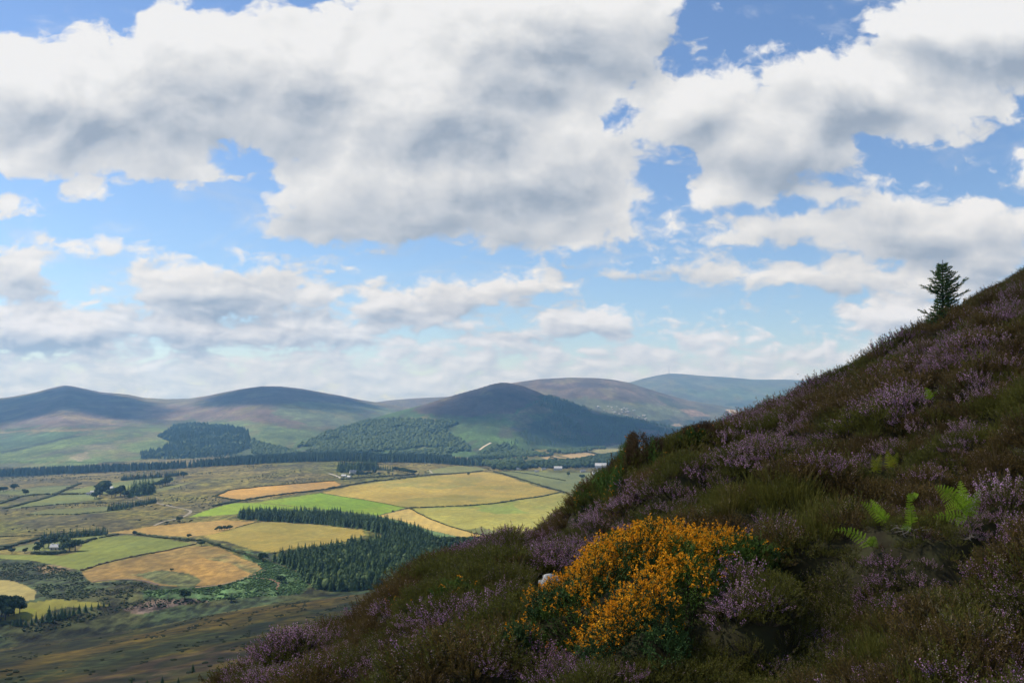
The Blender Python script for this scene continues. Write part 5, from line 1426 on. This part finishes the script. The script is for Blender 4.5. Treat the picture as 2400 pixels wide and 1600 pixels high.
# ------------------------------------------------------------------ mast and bird
P = ground(1568, 876.5, 9000)
if P is None: P = np.array((0, 11500, 480.))
u_, v_ = pix_dir(1568, 876); yy = 11480.; P = np.array((float(u_) * yy, yy, float(zat(float(u_) * yy, yy))))
o = empty('radio_mast', P, label='thin radio mast standing on the farthest hill top', category='mast')
M_STEEL = plant_mat('mast_steel', (.20, .20, .21), (.28, .28, .29), scale=.02)
sp = Soup()
for a in (0, 2.1, 4.2):
    sp.quads(tube([(2.6 * math.cos(a), 2.6 * math.sin(a), -4), (1.6 * math.cos(a), 1.6 * math.sin(a), 78)], [1.3, 1.0], 5))
for z in range(4, 78, 7):
    for a in (0, 2.1, 4.2):
        k = 2.6 - z / 78.
        sp.quads(tube([(k * math.cos(a), k * math.sin(a), z), (k * math.cos(a + 2.1), k * math.sin(a + 2.1), z + 6)], [.5, .5], 4))
link('lattice', sp.mesh('mast_lattice'), M_STEEL, o)
sp = Soup(); sp.quads(tube([(0, 0, 76), (0, 0, 106)], [1.9, 1.5], 7)); link('antenna', sp.mesh('mast_antenna'), M_STEEL, o)
u_, v_ = pix_dir(1870, 877); yy = 140.
o = empty('bird', (float(u_) * yy, yy, float(v_) * yy), label='tiny dark bird flying over the slope below the clouds', category='bird')
M_FEATHER = plant_mat('dark_feather', (.02, .02, .02), (.035, .03, .03))
Vb, Fb = ico(2); sp = Soup(); sp.tris((Vb * [.05, .16, .045])[Fb]); sp.tris([[(-.03, -.14, 0), (.03, -.14, 0), (0, -.28, .01)]]); link('body', sp.mesh('bird_body'), M_FEATHER, o)
for s in (-1, 1):
    sp = Soup(); sp.quads([[(s * .03, .06, .02), (s * .16, .07, .10), (s * .16, -.02, .10), (s * .03, -.08, .02)], [(s * .16, .07, .10), (s * .30, .0, .06), (s * .30, -.02, .06), (s * .16, -.02, .10)]])
    link('wing', sp.mesh('bird_wing'), M_FEATHER, o)
# ------------------------------------------------------------------ unseen cumulus added above and to the left to shade slope, moor and hills
m, t, b = mat('cloud_body'); b.inputs['Base Color'].default_value = (.92, .92, .93, 1); b.inputs['Roughness'].default_value = 1.0
tr = t.new('ShaderNodeBsdfTranslucent'); tr.inputs[0].default_value = (.9, .9, .92, 1)
mx = t.new('ShaderNodeMixShader'); mx.inputs[0].default_value = .75
t.l.new(b.outputs[0], mx.inputs[1]); t.l.new(tr.outputs[0], mx.inputs[2])
t.l.new(mx.outputs[0], [x for x in t.n if x.type == 'OUTPUT_MATERIAL'][0].inputs[0])
CLOUDM = m
m2, t, b = mat('thin_cloud_body'); b.inputs['Base Color'].default_value = (.92, .92, .93, 1)
tr = t.new('ShaderNodeBsdfTranslucent'); tr.inputs[0].default_value = (.95, .95, .95, 1)
tp = t.new('ShaderNodeBsdfTransparent')
mx = t.new('ShaderNodeMixShader'); mx.inputs[0].default_value = .8
t.l.new(b.outputs[0], mx.inputs[1]); t.l.new(tr.outputs[0], mx.inputs[2])
mx2 = t.new('ShaderNodeMixShader'); mx2.inputs[0].default_value = .965
t.l.new(mx.outputs[0], mx2.inputs[1]); t.l.new(tp.outputs[0], mx2.inputs[2])
t.l.new(mx2.outputs[0], [x for x in t.n if x.type == 'OUTPUT_MATERIAL'][0].inputs[0])
THINM = m2
MIDM = m2.copy(); MIDM.name = 'middling_cloud_body'
[x for x in MIDM.node_tree.nodes if x.type == 'MIX_SHADER'][1].inputs[0].default_value = .74
DIMM = m2.copy(); DIMM.name = 'thicker_cloud_body'
[x for x in DIMM.node_tree.nodes if x.type == 'MIX_SHADER'][1].inputs[0].default_value = .905
def cloud(name, plan, alt, puff, thick, seed, label, cm_=None):
    """a cumulus of merged round heads over a plan outline (x, y) at a height."""
    r = np.random.default_rng(seed); plan = np.asarray(plan, float)
    lo_, hi_ = plan.min(0), plan.max(0)
    gx, gy = np.meshgrid(np.arange(lo_[0], hi_[0] + puff, puff * .62), np.arange(lo_[1], hi_[1] + puff, puff * .62))
    gx = gx.ravel() + r.uniform(-.2, .2, gx.size) * puff; gy = gy.ravel() + r.uniform(-.2, .2, gy.size) * puff
    k = inpoly(gx, gy, plan); gx = gx[k]; gy = gy[k]
    V0, F0 = ico(3); Vs = []; Fs = []; off = 0
    for x, y in zip(gx, gy):
        s = puff * (.55 + .35 * r.random())
        f = 1 + (n3(V0 * 1.0, .9, r.random() * 900) - .5) * .75 + (n3(V0, .3, r.random() * 900) - .5) * .3
        V = V0 * f[:, None] * [s, s, thick * (.6 + .7 * r.random())]
        V[:, 2] = np.where(V[:, 2] < 0, V[:, 2] * .35, V[:, 2])
        Vs.append(V + [x, y, alt]); Fs.append(F0 + off); off += len(V0)
    o = link(name, raw_mesh(name, np.concatenate(Vs), np.concatenate(Fs)), cm_ or CLOUDM, kind='structure', label=label)
    return o
def over(points, alt):
    """plan outline at a height whose shadow falls on the given points of the land."""
    return [tuple((p + sun_dir * (alt - p[2]) / sun_dir[2])[:2]) for p in points if p is not None]
near = [np.array(p, float) for p in [(-260,-260,-30),(420,-260,0),(420,150,-20),(-110,150,-60),(-200,60,-40)]]
cloud('cloud', over(near, 1500), 1500, 70, 110, 1, 'thin cumulus added out of view to shade the heather slope', THINM)  # added overhead, outline set by the shade wanted on the slope
mid = [np.array(p, float) for p in [(-700,170,-60),(300,190,-60),(420,640,-40),(60,800,-150),(-130,765,-150),(-240,700,-148),(-330,650,-142),(-480,610,-130),(-700,570,-120)]]
cloud('cloud', over(mid, 1500), 1500, 95, 150, 7, 'thicker cumulus added out of view to shade the near moor', DIMM)  # added to darken the moor more than the slope
ALT = 8200.0
def hillcloud(pixels, puff, seed):
    g = [ground(*p, ymin=3000) for p in pixels]
    cloud('cloud', over(g, ALT), ALT, puff, 260, seed, 'high cumulus added out of view to shade the far ground', MIDM)  # added far up and unseen, outline set by the shadow below
hillcloud([(-330,960),(-330,1000),(0,990),(60,975),(150,955),(230,972),(300,985),(340,955),(300,932),(240,923),(158,907),(110,917),(40,932),(0,938)], 170, 2)
hillcloud([(480,950),(560,950),(640,946),(740,945),(860,946),(800,931),(707,915),(630,908),(560,915),(490,935)], 150, 3)
hillcloud([(1010,965),(1060,985),(1160,985),(1230,1000),(1300,1030),(1450,1050),(1600,1045),(1604,1012),(1491,985),(1384,964),(1277,930),(1199,902),(1120,916),(1050,940)], 130, 4)
hillcloud([(560,1078),(700,1068),(900,1068),(1080,1080),(1080,1096),(900,1086),(700,1084),(500,1094)], 90, 5)  # added shade over the conifer belt on the crest

# ------------------------------------------------------------------ the air itself
hz_ = bpy.data.materials.new('haze_air'); hz_.use_nodes = True
t = NT(hz_.node_tree); t.n.clear()
pv = t.new('ShaderNodeVolumePrincipled'); pv.inputs['Color'].default_value = (.24, .54, 1.0, 1)
pv.inputs['Absorption Color'].default_value = (1, 1, 1, 1)
pv.inputs['Density'].default_value = 8.8e-5; pv.inputs['Anisotropy'].default_value = .25
oo = t.new('ShaderNodeOutputMaterial'); t.l.new(pv.outputs[0], oo.inputs['Volume'])
zlo, zhi = float(Zg.min()) - 1.0, 640.0
x0, x1, y0, y1 = -14000., 14000., -400., 13000.
V = np.array([(x, y, z) for z in (zlo, zhi) for y in (y0, y1) for x in (x0, x1)])
F = np.array([(0, 2, 3, 1), (4, 5, 7, 6), (0, 1, 5, 4), (2, 6, 7, 3), (0, 4, 6, 2), (1, 3, 7, 5)])
link('haze', raw_mesh('haze', V, F, smooth_=False), hz_, kind='stuff', label='thin blue summer haze over the valley')
